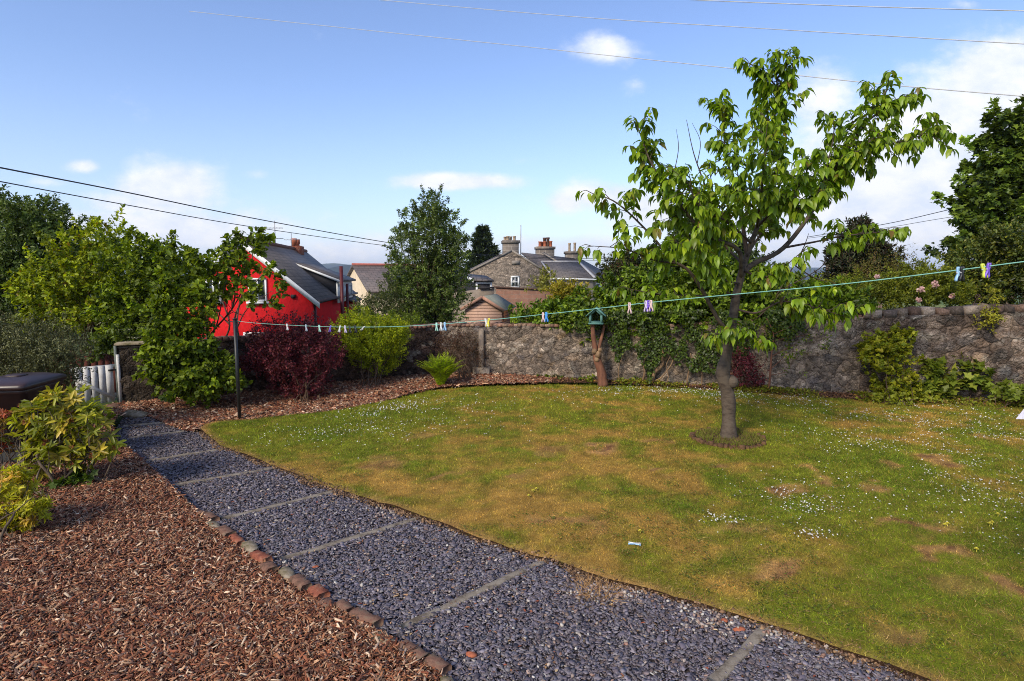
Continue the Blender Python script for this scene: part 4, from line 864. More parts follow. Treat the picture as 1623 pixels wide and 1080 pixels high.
# front wing with hipped slate roof and pale harl
w0 = at(874, 441.5, DG - .6); w1 = at(939, 443.5, DG - 1.2); w2 = at(959, 445.5, DG + 3.6); ra = at(858, 417.2, DG + 2.6); rb = at(917, 417.2, DG + 2.4)
dd = nrm(flat(w1 - w0)); zt_ = w0[2]
mb = MB(); mb.add([flat(w0) + (0, 0, BZ), flat(w1) + (0, 0, BZ), flat(w2) + (0, 0, BZ), flat(w0) + back * 4 + (0, 0, BZ), flat(w0) + (0, 0, zt_), flat(w1) + (0, 0, w1[2]), flat(w2) + (0, 0, w2[2]), flat(w0) + back * 4 + (0, 0, zt_)], [(0, 1, 5, 4), (1, 2, 6, 5), (2, 3, 7, 6), (3, 0, 4, 7)]); wing = mb.build('wing_wall', M['harl'], root)
SW = brickmat('slate_wing', g, nrm(w0 - ra), (.135, .118, .11), (.10, .09, .088), (.05, .045, .045), .5, .3, .02, .65, .5, .5)
roofslab('wing_roof', [ra, rb, w1 + V3((.2, -.2, .02)), w0 + V3((-.1, -.2, .02))], .1, SW, root); roofslab('wing_roof', [rb, w2 + V3((.2, 0, .02)), w1 + V3((.2, -.2, .02))], .1, SW, root)
mb = MB(); mb.bar(ra + (0, 0, .12), rb + (0, 0, .12), .16, .12); mb.bar(rb + (0, 0, .12), w1 + V3((.15, -.2, .14)), .2, .10); mb.bar(ra + (0, 0, .1), at(872, 434, DG - .1) + (0, 0, .05), .12, .1); mb.build('lead_flashing', M['lead'], root)
mb = MB(); mb.tube([w0 + V3((-.1, -.28, 0)), w1 + V3((.25, -.28, 0)), w2 + V3((.28, 0, 0))], .07, 6); mb.tube([w0 + V3((.12, -.12, -.05)), w0 + V3((.12, -.12, -4))], .05, 6); mb.build('gutter', M['upvc'], root)
def win(px0, py0, px1, py1, P, n_, parent, mull=True):
    a = hit(px0, py0, P, n_); b = hit(px1, py1, P, n_); ux = nrm(V3((n_[1], -n_[0], 0))); 
    if ux[0] < 0: ux = -ux
    nn = V3(n_); nn = nn if nn[1] > 0 else -nn
    f = Fr(flat(a), ux, nn); w = np.dot(b - a, ux); z0, z1 = b[2], a[2]; t = .12
    mb = MB(); mb.box(0, w, -.05, -.003, z1 - t, z1, f); mb.box(0, w, -.05, -.003, z0, z0 + t, f); mb.box(0, t, -.05, -.003, z0 + t, z1 - t, f); mb.box(w - t, w, -.05, -.003, z0 + t, z1 - t, f)
    mb.box(t, w - t, -.045, -.004, (z0 + z1) / 2 - .04, (z0 + z1) / 2 + .04, f)
    if mull: mb.box(w / 2 - .025, w / 2 + .025, -.044, -.004, z0 + t, z1 - t, f)
    o = mb.build('window', M['upvc'], parent); mb = MB(); mb.box(t, w - t, -.03, -.004, z0 + t, z1 - t, f); mb.build('pane', M['glass'], o)
    return o
win(809.5, 437.5, 823, 457, GO, back, root); win(944, 448.5, 957, 460, flat(w1), nrm(V3((-(w2 - w1)[1], (w2 - w1)[0], 0))), root)
mb = MB(); mv = at(817.5, 416, DG - .05); mb.box(-.3, .3, -.02, .03, -.15, .12, Fr(mv + back * .04, g, back)); mb.build('vent', M['harl'], root)
mt = at(825.5, 357, DG + 1); mb = MB(); mb.tube([mt - (0, 0, 2.4), mt], .035, 5); mb.tube([mt - (0, 0, .7), mt - (.0, .5, .7)], .02, 4); mb.build('aerial', M['lead'], root)
# further roof on the right with a small chimney
DF = 60.; a = at(930, 428, DF); b = at(1012, 431, DF); e0 = at(925, 446, DF - 4); e1 = at(1012, 448, DF - 4)
root = empty('house', flat(a) + (0, 0, -4), 'low slate roofed house farther off, beyond the granite house', 'house')
SF = brickmat('slate_far', (1, 0, 0), nrm(e0 - a), (.14, .12, .115), (.10, .09, .09), (.05, .045, .045), .6, .35, .02, .7, .4, .5)
roofslab('roof', [a, b, e1, e0], .15, SF, root); mb = MB(); mb.prism([flat(e0) + (0, .3, -5), flat(e1) + (0, .3, -5), flat(e1) + (0, .3, e1[2]), flat(e0) + (0, .3, e0[2])], V3((0, 6, 0))); mb.build('wall', M['harl'], root)
c = at(978, 417, DF); mb = MB(); mb.box(c[0], c[0] + 1.1, c[1], c[1] + .8, c[2] - 2, c[2] + .1); ch = mb.build('chimney', M['brick_red'], root)
for k_ in range(3): mb = MB(); mb.lathe(V3((c[0] + .2 + .35 * k_, c[1] + .4, c[2] + .1)), [(.13, 0), (.11, .3), (.13, .35)], 8); mb.build('chimney_pot', M['terracotta'], ch)

# ------------------------------------------------------------------ garage, inner walls, shed
root = empty('garage', flat(at(766, 450, 37)) + (0, 0, -3), 'white fronted garage with low slate roof behind the wall', 'garage')
a = at(754, 447, 36); b = at(780, 448, 36); c_ = at(736, 439, 36 + 5); d_ = at(748, 438, 36 + 5)
W = b[0] - a[0]; f = Fr(flat(a), (1, .06, 0), (-.06, 1, 0)); z1 = a[2]
mb = MB(); mb.box(0, .13, 0, .1, -4, z1, f); mb.box(W - .13, W, 0, .1, -4, z1, f); mb.box(.13, W - .13, 0, .1, z1 - .12, z1, f); mb.build('front', M['upvc'], root)
mb = MB(); mb.box(.133, W - .133, .03, .08, -4, z1 - .125, f); mb.build('door', M['slab_dark'], root)
mb = MB(); mb.add([flat(a) + (-.02, 0, -4), flat(c_) + (0, 0, -4), c_ - (0, 0, .1), a - (.02, 0, .05)], [(0, 1, 2, 3)]); mb.prism([flat(a) + (0, .13, -4), flat(b) + (0, .13, -4), flat(b) + (0, .13, z1 - .02), flat(a) + (0, .13, z1 - .02)], V3((-.6, 4, .3))); mb.build('wall', M['slab_dark'], root)
roofslab('roof', [a + (-.1, -.2, .02), b + (.1, -.2, .02), at(771, 440, 41), at(745, 437.5, 41), c_], .1, SG, root)
mb = MB(); mb.bar(a + (-.12, -.1, .06), c_ + (-.1, 0, .06), .06, .2); mb.build('bargeboard', M['upvc'], root)
# two garden walls beyond
P0 = at(655, 474, 32); P1 = at(783, 457.5, 34); mb = MB(); mb.prism([flat(P0) + (0, 0, -3), flat(P1) + (0, 0, -3), P1, at(760, 458.5, 34), P0], V3((0, .35, 0))); rt = empty('garden_wall', flat(P0) + (0, 0, -3), 'weathered tan garden wall behind the shed', 'wall'); mb.build('masonry', M['midwall'], rt)
mb = MB(); mb.bar(at(760, 458.5, 33.9) + (0, .2, .06), P1 + (0, .1, .06), .5, .09); mb.build('coping', M['slab_dark'], rt)
P0 = at(786, 456.5, 33); P1 = at(922, 463.5, 33); RB = brickmat('block_red', (1, 0, 0), (0, 0, 1), (.22, .115, .08), (.17, .09, .065), (.20, .14, .11), .44, .22, .015, .95, .5, .8)
mb = MB(); mb.prism([flat(P0) + (0, 0, -3), flat(P1) + (0, 0, -3), P1, P0], V3((0, .3, 0))); rt = empty('garden_wall', flat(P0) + (0, 0, -3), 'reddish block wall running below the granite house', 'wall'); mb.build('masonry', RB, rt)
mb = MB(); mb.bar(P0 + (-.1, .15, .05), P1 + (0, .15, .05), .45, .08); mb.build('coping', M['pot_dark'], rt)
# shed
DS = 26.; a = at(734.5, 489.5, DS); b = at(797, 492, DS); t = at(765.5, 471, DS); f = Fr(flat(a), (1, 0.03, 0), (.16, .987, 0)); W = b[0] - a[0]; tz = t[2]; tx = t[0] - a[0]; za = a[2]; zb_ = b[2]; LS = 3.0
SHW = brickmat('shed_boards', (1, 0, 0), (0, 0, 1), (.42, .27, .20), (.37, .23, .17), (.14, .08, .055), 9, .13, .012, .9, .6, .5)
SHD = brickmat('shed_side_shaded', (.16, .987, 0), (0, 0, 1), (.24, .09, .035), (.20, .075, .03), (.08, .03, .02), 9, .13, .012, .9, .6, .5)  # shade of the sides painted into the wood, darker than the front
root = empty('garden_shed', flat(a) + (0, 0, -1.4), 'wooden garden shed with green felt roof behind the wall', 'shed')
mb = MB(); mb.prism([f.p(0.05, 0, -1.5), f.p(W - .05, 0, -1.5), f.p(W - .05, 0, zb_ - .05), f.p(tx, 0, tz - .06), f.p(.05, 0, za - .05)], f.y * .05); mb.build('front_boards', SHW, root)
mb = MB(); mb.box(W - .10, W - .052, .053, LS, -1.5, zb_ - .05, f); mb.box(.052, .10, .053, LS, -1.5, za - .05, f); mb.box(.103, W - .103, LS - .05, LS, -1.5, za - .05, f); mb.build('side_boards', SHD, root)
for q0, q1, z_ in ((tx, W + .1, zb_ - .04), (tx, -.1, za - .04)):
    roofslab('roof', [f.p(q0, -.12, tz), f.p(q1, -.12, z_), f.p(q1, LS + .1, z_), f.p(q0, LS + .1, tz)], .03, M['felt'], root)
    mb = MB(); mb.bar(f.p(q0, -.15, tz - .0), f.p(q1, -.15, z_ - .0), .025, .13); mb.build('bargeboard', pm('shed_trim', (.40, .22, .15), (.32, .17, .12), 5, .8, .3, .003), root)
# ------------------------------------------------------------------ vegetation
def blobW(Y, L):
    out = []
    for b in L:
        px, py, rx, ry = b[:4]; dy = b[4] if len(b) > 4 else 0; dp = b[5] if len(b) > 5 else None
        c = at(px, py, Y + dy); k = (Y + dy) / FPX; out.append((c[0], c[1], c[2], rx * k, (dp if dp else max(rx, ry) * k * .85), ry * k))
    return out
G_BRIGHT = [(.10, .16, .012), (.15, .21, .02), (.065, .115, .012), (.045, .08, .012)]
G_MID = [(.05, .085, .014), (.075, .12, .018), (.035, .06, .012)]
G_DARK = [(.022, .042, .012), (.035, .06, .016), (.015, .028, .010)]
def bush(name, label, cat, Y, base, blobs, n, ns, slen, sperp, LL, asp, pal, mat='leaf', tmpl='kite', r0=.02, nst=40, nmain=6, barkm='twig', crown='foliage', stem='stems', group=None, spread=.12, wob=.08, **kw):
    if len(base) == 2: bp = gp(*base)
    else: bp = V3(base)
    root = empty(name, bp, label, cat, group); B = blobW(Y, blobs)
    n = int(n * 1.55); LL = LL * 1.15
    o, st, d = foliage(crown, B, n, ns, slen, sperp, LL, asp, pal, M[mat], root, tmpl, **kw)
    if nst: stems(stem, bp, (st * .82 + bp * .18)[R.choice(len(st), min(nst, len(st)), replace=False)], r0, M[barkm], root, nmain=nmain, spread=spread, wob=wob)
    return root
def under(px, Y, z=-1.2): a = at(px, 500, Y); return (a[0], a[1], z)
# --- left side
bush('tree', 'dark drooping leaved tree at the far end of the garden hedge', 'tree', 15, under(20, 15), [(10, 400, 75, 75), (70, 400, 50, 70), (-60, 400, 90, 90), (95, 440, 35, 60), (20, 480, 80, 60), (45, 345, 50, 22)], 34000, 1000, .50, .10, .09, .42, [(.045, .085, .016), (.065, .115, .024), (.028, .052, .012), (.085, .13, .035)], 'leaf_dark', r0=.16, nst=80, crown='crown', stem='trunk', up=.5, sdir=(.5, 0, .1), rnd=.35, droop=.1, jag=.16)
bush('shrub', 'tall bright green shrub with feathery top above the white gate', 'shrub', 12.3, under(130, 12.3, -.3), [(150, 395, 42, 42), (120, 440, 60, 45), (170, 450, 55, 60), (95, 480, 60, 38), (150, 500, 70, 40), (60, 470, 25, 25)], 11500, 340, .40, .05, .08, .55, [(.17, .24, .012), (.23, .30, .018), (.11, .17, .010), (.05, .08, .01), (.20, .12, .02)], 'leaf', 'oval', r0=.07, nst=70, nmain=7, crown='crown', up=.9, jag=.14, w=[.3, .25, .27, .14, .04], cj=.2)
bush('shrub', 'broad leafy green shrub behind the gate pillar', 'shrub', 11.6, under(250, 11.6, -.2), [(225, 425, 45, 48), (262, 430, 40, 40), (245, 480, 58, 50), (210, 490, 50, 40), (278, 450, 22, 36), (205, 530, 35, 25)], 11000, 330, .34, .05, .078, .6, [(.11, .18, .012), (.16, .235, .016), (.07, .12, .010), (.03, .055, .009)], 'leaf', 'oval', r0=.07, nst=60, nmain=7, crown='crown', up=.7, jag=.16, cj=.25)
# lilac in the bed, with bare crooked stems
LB = gp(330, 628)
bush('lilac', 'many stemmed lilac bush in the mulch bed beside the black pole', 'shrub', 9.75, LB, [(300, 430, 46, 36), (360, 412, 24, 20), (402, 385, 13, 17), (402, 360, 8, 12), (428, 440, 20, 17), (408, 468, 24, 13), (340, 462, 38, 24), (385, 400, 18, 18), (285, 490, 42, 42), (280, 545, 40, 45), (300, 590, 50, 32), (350, 595, 30, 25), (270, 590, 30, 30), (378, 432, 20, 12), (325, 610, 40, 16)], 6200, 250, .23, .045, .075, .72, [(.10, .17, .012), (.15, .22, .016), (.065, .11, .010), (.035, .06, .009)], 'leaf', 'oval', r0=.035, nst=90, nmain=10, barkm='bark', spread=.22, wob=.12, up=.3, droop=.12, jag=.10, inner=.2, cj=.2)
lroot = bpy.data.objects['lilac']; foliage('foliage', blobW(9.7, [(290, 535, 42, 40), (275, 500, 32, 36), (285, 585, 42, 34), (330, 600, 50, 26), (350, 580, 22, 24), (265, 560, 26, 40)]), 7000, 260, .22, .05, .08, .72, [(.10, .17, .012), (.15, .22, .016), (.065, .11, .010), (.035, .06, .009)], M['leaf'], lroot, 'oval', up=.2, droop=.15, cj=.2)
mb = MB()
for pts in [[(338, 626), (350, 590), (352, 550), (364, 515), (352, 470), (362, 430), (372, 405)], [(345, 626), (366, 590), (376, 545), (372, 505), (388, 470), (412, 440), (425, 430)], [(348, 624), (378, 600), (384, 560), (376, 520), (380, 480), (398, 420), (402, 372)], [(335, 626), (336, 570), (326, 520), (335, 480), (318, 440)], [(376, 520), (392, 490), (430, 462)], [(364, 515), (340, 490), (322, 470)]]:
    L_ = smooth_line([at(a, b, LB[1] + .1 * math.sin(a)) for a, b in pts], 5); mb.tube(L_, np.linspace(.026, .007, len(L_)) * (1 if pts[0][1] > 600 else .5), 6)
mb.build('stems', M['bark'], lroot, smooth=True)
bush('shrub', 'grey green small leaved evergreen shrub behind the wheelie bin', 'shrub', 7.9, gp(60, 650), [(20, 560, 60, 48), (80, 560, 48, 42), (100, 562, 26, 30), (-40, 560, 60, 60), (50, 600, 60, 40)], 24000, 950, .22, .05, .030, .42, [(.085, .10, .055), (.12, .14, .08), (.05, .065, .032), (.03, .04, .02)], 'leaf_dark', r0=.04, nst=60, up=.8, jag=.08, cj=.2)
bush('elder_bush', 'shrub carrying flat cream flower heads over the gate pillar', 'shrub', 11.0, under(215, 11.0, -.3), [(205, 545, 32, 18), (175, 548, 25, 14)], 1500, 90, .22, .05, .07, .55, G_MID, 'leaf', 'oval', r0=.03, nst=10, up=.5)
fl = []
for a, b, Yf in [(196, 523, 10.8), (212, 535, 10.8), (228, 520, 10.9), (166, 512, 11.2), (230, 492, 11.3), (170, 505, 11.2), (203, 542, 10.7)]:
    c = at(a, b, Yf); q_ = np.stack([R.normal(c[0], .05, 60), R.normal(c[1], .05, 60), c[2] + R.normal(0, .008, 60)], 1); fl.append(q_)
fl = np.concatenate(fl); n = len(fl); eo = [o for o in bpy.data.objects if o.name.startswith('elder_bush')][0]
for i_ in range(7): leaves('flower_head', fl[i_ * 60:i_ * 60 + 60], rv(60) * (1, 1, .2), np.tile((0, 0, 1.), (60, 1)), .03, .025, palette(60, [(.62, .60, .42), (.5, .5, .3)], .1), M['petal'], eo, 'oval')
# --- behind the corner
bush('tree', 'large holly like evergreen tree rising behind the wall corner', 'tree', 18.5, under(668, 18.5), [(690, 335, 22, 28), (668, 355, 34, 30), (700, 370, 34, 36), (665, 395, 45, 35), (705, 420, 36, 40), (655, 440, 46, 40), (690, 460, 50, 45), (645, 480, 42, 32), (700, 495, 40, 28), (660, 505, 50, 26), (724, 400, 14, 30), (630, 410, 14, 12)], 36000, 1150, .34, .06, .066, .5, [(.048, .085, .018), (.072, .12, .028), (.030, .052, .013), (.11, .155, .05)], 'leaf_gloss', r0=.16, nst=110, crown='crown', stem='trunk', up=.9, jag=.14, inner=.15, cj=.28)
bush('tree', 'bushy lower shrub tree with pale twigs at the foot of the holly', 'tree', 17.5, under(600, 17.5), [(600, 490, 24, 22), (640, 500, 26, 20), (580, 495, 16, 14), (612, 470, 14, 18)], 5500, 220, .3, .06, .05, .45, [(.05, .075, .025), (.08, .10, .04), (.03, .045, .016)], 'leaf_dark', r0=.04, nst=40, crown='crown', up=.7)
bush('shrub', 'bright green shrub showing over the low corner wall', 'shrub', 15, under(690, 15), [(640, 512, 30, 12), (575, 505, 20, 12), (600, 515, 40, 8)], 3000, 140, .22, .05, .05, .5, G_BRIGHT, r0=.02, nst=12, up=.5)
def conifer(name, label, px, ytop, ybot, rx, Y, n, pal, tiers=13, LL=.35, z0=-2):
    top = at(px, ytop, Y); bot = at(px, ybot, Y); H = top[2] - bot[2]; Rm = rx * Y / FPX; bp = V3((top[0], top[1], z0)); root = empty(name, bp, label, 'tree')
    mb = MB(); mb.tube([bp, top - (0, 0, .2)], [H * .03, .02], 8); mb.build('trunk', M['bark'], root, smooth=True)
    P = []; A = []; Br = MB()
    for t in range(tiers):
        f = (t + .3) / tiers; z = top[2] - H * f; r = Rm * (.10 + .9 * f ** .8); k = 5 + t // 2
        for j in range(k):
            a = 2 * PI * (j + R.random()) / k; L = r * R.uniform(.65, 1.15); c0 = V3((top[0], top[1], z)); e = c0 + V3((math.cos(a) * L, math.sin(a) * L, R.uniform(-.02, .10) * L)); Br.tube([c0, (c0 + e) / 2 - (0, 0, .06 * L), e], [.03, .02, .008], 4, False)
            m = max(12, int(n / (tiers * 8))); s = R.random(m) ** .7; q = c0 + (e - c0) * s[:, None] + R.normal(0, .05 + .04 * L, (m, 3)) * (1.2 - s[:, None]); q[:, 2] -= .25 * L * s * (1 - s); P.append(q)
            dd = nrm(e - c0); A.append(dd + R.normal(0, .55, (m, 3)) + (0, 0, .15))
    Br.build('branches', M['bark'], root)
    P = np.concatenate(P); A = np.concatenate(A); m = len(P); leaves('crown', P, A, rv(m) + (0, 0, .6), LL * R.uniform(.6, 1.3, m), LL * .22, palette(m, pal, .2), M['leaf_dark'], root)
conifer('spruce', 'dark spruce tree with tiered branches beside the granite house', 766, 362, 445, 36, 60, 6500, [(.022, .042, .02), (.036, .06, .028), (.014, .026, .013)], LL=.62, tiers=9)
# --- bed along the corner wall
def purple(name, label, Y, base, blobs, n, ns, **kw):
    return bush(name, label, 'shrub', Y, base, blobs, n, ns, .24, .045, .032, .62, [(.11, .016, .030), (.17, .028, .042), (.055, .012, .020), (.24, .06, .06)], 'leaf', 'oval', r0=.018, nst=50, nmain=7, spread=.06, up=1.0, rnd=.3, cj=.25, **kw)
purple('barberry', 'round dark purple barberry bush in the mulch bed', 10.6, gp(488, 641), [(468, 560, 66, 40), (430, 555, 40, 32), (510, 560, 36, 36), (475, 600, 50, 28), (485, 622, 24, 16), (460, 530, 55, 18), (402, 578, 16, 14)], 16000, 620, jag=.10)
purple('maple_shrub', 'small purple leaved shrub against the wall behind the cherry trunk', 11.1, gp(1178, 621), [(1180, 592, 17, 22), (1175, 570, 9, 12), (1195, 605, 10, 12)], 1500, 90, jag=.1)
bush('spirea', 'fresh yellow green fine leaved shrub behind the pegs', 'shrub', 11.9, gp(584, 620), [(590, 545, 48, 34), (610, 535, 34, 24), (560, 540, 28, 30), (550, 525, 22, 14), (600, 575, 36, 20), (570, 510, 14, 8), (625, 530, 18, 14)], 17000, 620, .24, .035, .048, .26, [(.26, .34, .012), (.34, .42, .02), (.13, .20, .010), (.06, .10, .010)], 'leaf', r0=.02, nst=60, nmain=12, up=1.1, rnd=.25, jag=.09, cj=.2)
bush('shrub', 'sparse brown twiggy bush between fern and wall', 'shrub', 12.6, gp(742, 612), [(732, 556, 34, 24), (745, 575, 24, 20), (715, 550, 18, 16)], 3800, 260, .26, .04, .028, .5, [(.11, .045, .03), (.075, .05, .025), (.15, .08, .05), (.05, .03, .02)], 'leaf', r0=.016, nst=130, nmain=12, up=.8, rnd=.4)
# fern: arching fronds with pinnae
def fern(name, label, px, py, size, nf, pal, w=1.0):
    c = gp(px, py); root = empty(name, c, label, 'fern'); P = []; A = []; N = []; L = []; mb = MB()
    for i in range(nf):
        a = 2 * PI * i / nf + R.normal(0, .2); lean = R.uniform(.1, .95); h = size * R.uniform(.75, 1.1); d = V3((math.cos(a), math.sin(a), 0)); m = 26; q = []
        for j in range(m):
            s = j / (m - 1); q.append(c + d * (h * lean * .75 * s ** 1.4 * w) + V3((0, 0, h * (s * 1.0 - .42 * lean * s ** 2.4))))
        q = np.array(q); mb.tube(q[::4], np.linspace(.006, .002, len(q[::4])), 4, False); T = nrm(np.gradient(q, axis=0)); S = nrm(np.cross(T, (0, 0, 1.)))
        for j in range(3, m):
            s = j / (m - 1); l = .16 * size * math.sin(PI * min(1, s * .96 + .04)) ** .7 * (1.15 - .5 * s)
            for sg in (-1, 1): P.append(q[j]); A.append(S[j] * sg + T[j] * .45 + (0, 0, .05)); N.append(np.cross(S[j], T[j]) + R.normal(0, .2, 3)); L.append(l * R.uniform(.85, 1.1))
    P, A, N, L = map(np.array, (P, A, N, L)); n = len(P); N[N[:, 2] < 0] *= -1
    mb.build('stems', M['twig'], root); leaves('fronds', P, A, N, L, L * .24, palette(n, pal, .15), M['leaf'], root)
fern('fern', 'bright green shuttlecock fern on the mulch by the lawn edge', 699, 618, .84, 90, [(.20, .32, .012), (.27, .40, .02), (.12, .19, .010)], 1.0)
# --- ivy hedge over the long wall
wp = lambda u, dn, z: CW + RD * u + RN * dn + V3((0, 0, z))
def wu(px, dn=.25):
    d = ray(px, 500); P = CW + RN * dn; A_ = np.array([[d[0], -RD[0]], [d[1], -RD[1]]]); t, u = np.linalg.solve(A_, P[:2]); return u
def wz(px, py, dn=.25):
    u = wu(px, dn); Yd = (CW + RD * u + RN * dn)[1]; return u, at(px, py, Yd)[2]
def hedge_blobs(L, dn=-.3, dep=.40):
    out = []
    for px, py, rx, ry in L:
        u, z = wz(px, py, dn); c = wp(u, dn, z); k = c[1] / FPX; out.append((c[0], c[1], c[2], rx * k, dep, ry * k))
    return out
hb_ = hedge_blobs([(845, 508, 30, 10), (890, 500, 40, 14), (945, 488, 42, 20), (1000, 472, 50, 30), (1060, 455, 55, 42), (1120, 460, 55, 45), (1180, 468, 50, 38), (1240, 475, 50, 32), (1300, 480, 42, 24), (1340, 482, 26, 14)]) + hedge_blobs([(900, 500, 40, 16), (980, 510, 45, 20), (1050, 500, 50, 34), (1120, 500, 50, 40), (1190, 505, 50, 28)], .0, .26)
rootc = wp(wu(1040), .15, 0); root = empty('ivy_hedge', rootc, 'broad mass of dark ivy and laurel spilling over the long wall', 'ivy')
foliage('foliage', hb_, 44000, 1500, .28, .06, .095, .6, [(.06, .115, .012), (.095, .16, .016), (.032, .06, .010), (.13, .20, .02)], M['leaf_gloss'], root, 'oval', up=.1, jag=.10, inner=.45, cj=.25, droop=.08)
# ivy curtain clinging to the wall face
n = 17000; pu = R.uniform(910, 1275, n); pv = R.uniform(490, 625, n)
low = np.interp(pu, [910, 935, 960, 985, 1010, 1040, 1075, 1100, 1130, 1165, 1195, 1230, 1275], [512, 520, 545, 585, 598, 592, 600, 590, 604, 585, 545, 535, 520]) + (vn(pu, pv * 0, .06, 3) - .5) * 44
k = pv < low; pu, pv = pu[k], pv[k]; n = len(pu); U = []; 
for a, b in zip(pu, pv): U.append(wz(a, b, .32))
U = np.array(U); P = CW + RD * U[:, 0:1] + RN * (.27 + R.random((n, 1)) ** 2 * .22) + np.stack([0 * U[:, 0], 0 * U[:, 0], U[:, 1]], 1)
dens = fbm(U[:, 0], U[:, 1], 3, 5, 3) > .40 + .22 * sst(560, 605, pv); P = P[dens]; n = len(P)
leaves('curtain', P, rv(n) * .8 + RN * .5 - (0, 0, .9), RN[None] + R.normal(0, .4, (n, 3)) + (0, 0, .3), R.uniform(.03, .065, n), .045, palette(n, [(.035, .065, .012), (.055, .095, .016), (.02, .038, .008)], .25), M['leaf_gloss'], root, 'kite')
mb = MB()
for pts, r_ in [([(1020, 607), (1024, 590), (1022, 575), (1030, 560)], .022), ([(1036, 606), (1040, 590), (1052, 578), (1052, 562), (1056, 545)], .038), ([(1040, 604), (1052, 597), (1066, 578), (1072, 560)], .014), ([(1092, 610), (1094, 590), (1100, 575), (1096, 560)], .014), ([(1116, 612), (1116, 590), (1118, 570)], .012), ([(984, 604), (982, 585), (990, 560)], .010), ([(1060, 606), (1062, 596), (1058, 580), (1064, 565)], .010)]:
    Q = []
    for i_, (a, b) in enumerate(pts): u, z = wz(a, b, .3); Q.append(wp(u, .32 + .02 * (i_ % 2), z))
    L_ = smooth_line(Q, 4); mb.tube(L_, np.linspace(r_ * 1.1, r_ * .6, len(L_)), 7)
mb.build('stems', M['twig_pale'], root, smooth=True)
# shrubs behind / in the hedge
bush('shrub', 'dark yew like shrub drooping over the wall next to the shed', 'shrub', 13.9, under(850, 13.9, -.8), [(865, 508, 36, 12), (832, 515, 22, 8), (890, 515, 40, 12)], 6000, 360, .3, .05, .05, .22, [(.045, .06, .018), (.07, .085, .028), (.025, .035, .012)], 'leaf_dark', up=.1, droop=.4, nst=20)
bush('shrub', 'yellow tipped shrub glowing above the hedge in front of the red wall', 'shrub', 13.6, under(905, 13.6, -.8), [(888, 470, 12, 14), (914, 470, 12, 12), (900, 485, 24, 12)], 4200, 180, .24, .045, .06, .5, [(.38, .33, .02), (.26, .24, .02), (.12, .14, .015), (.42, .28, .05)], 'leaf', up=.9, nst=20)
bush('shrub', 'light green self sown shrub against the granite gable', 'shrub', 30, under(868, 30, -2.5), [(868, 444, 7, 14), (855, 454, 18, 5), (880, 455, 12, 5)], 420, 60, .4, .10, .15, .5, [(.13, .16, .03), (.18, .19, .05)], 'leaf', up=.9, nst=14, r0=.05)
bush('tree', 'dark bushy tree with russet tint beyond the ivy hedge', 'tree', 24, under(985, 24, -2), [(985, 435, 26, 22), (974, 455, 12, 16), (1005, 428, 20, 18), (1020, 445, 24, 20)], 9000, 340, .45, .09, .11, .5, [(.03, .05, .016), (.05, .07, .022), (.09, .05, .025), (.02, .03, .01)], 'leaf_dark', crown='crown', stem='trunk', r0=.12, nst=40, up=.5)
bush('tree', 'rounded dark tree seen through the middle of the cherry', 'tree', 22, under(1115, 22, -2), [(1110, 385, 40, 36), (1085, 420, 40, 32), (1145, 410, 44, 36), (1190, 440, 36, 26), (1060, 445, 30, 24)], 16000, 520, .5, .10, .11, .5, [(.035, .065, .014), (.055, .095, .02), (.02, .038, .010)], 'leaf_dark', crown='crown', stem='trunk', r0=.16, nst=60, up=.5)
bush('cypress', 'tall dark cypress with reddish tips beyond the wall', 'tree', 26, under(1362, 26, -2), [(1365, 372, 12, 16), (1362, 400, 30, 26), (1350, 430, 38, 30), (1385, 425, 30, 28), (1340, 455, 28, 20), (1405, 440, 14, 22), (1365, 440, 40, 30)], 26000, 800, .5, .10, .18, .3, [(.018, .030, .012), (.028, .042, .016), (.06, .03, .02), (.012, .02, .01)], 'leaf_dark', crown='crown', stem='trunk', r0=.16, nst=60, up=1.3, rnd=.25)
# --- right side
bush('tree', 'large maple tree with layered dark crown beyond the wall', 'tree', 17.5, under(1660, 17.5, -1), [(1600, 205, 34, 24), (1590, 240, 42, 20), (1560, 290, 44, 20), (1610, 290, 50, 34), (1660, 250, 60, 60), (1560, 335, 46, 18), (1520, 330, 26, 10), (1610, 350, 60, 26), (1540, 385, 34, 18), (1590, 390, 50, 24), (1670, 340, 60, 60), (1700, 200, 60, 50), (1510, 395, 16, 8)], 18000, 560, .42, .10, .14, .85, [(.042, .082, .012), (.065, .118, .016), (.026, .05, .009), (.095, .15, .022)], 'leaf_dark', 'maple', crown='crown', stem='trunk', barkm='bark', r0=.24, nst=120, nmain=8, up=.2, jag=.10, inner=.15, cj=.3, flat=1.2)
bush('shrub', 'dense dark laurel like shrub above the tall end of the wall', 'shrub', 12.6, under(1580, 12.6, -.9), [(1570, 420, 55, 34), (1620, 410, 60, 44), (1540, 450, 45, 26), (1600, 455, 60, 26), (1500, 455, 26, 20), (1660, 430, 60, 50), (1590, 385, 40, 18)], 20000, 700, .30, .06, .065, .5, [(.04, .065, .014), (.065, .095, .018), (.025, .042, .010), (.11, .12, .02)], 'leaf_gloss', 'oval', r0=.05, nst=60, up=.5, cj=.25)
rb_ = bush('rose_bush', 'straggling rose bush with pale pink flowers on top of the wall', 'shrub', 11.9, under(1450, 11.9, -.9), [(1450, 458, 50, 16), (1415, 462, 34, 14), (1480, 452, 34, 16), (1505, 462, 26, 12), (1440, 440, 30, 8), (1440, 472, 60, 14), (1500, 470, 40, 14), (1340, 466, 50, 12), (1470, 440, 46, 12), (1360, 452, 40, 10)], 13000, 460, .24, .05, .045, .55, [(.10, .14, .014), (.15, .18, .02), (.06, .09, .012)], 'leaf', 'oval', r0=.02, nst=60, up=.9, rnd=.6)
P = []
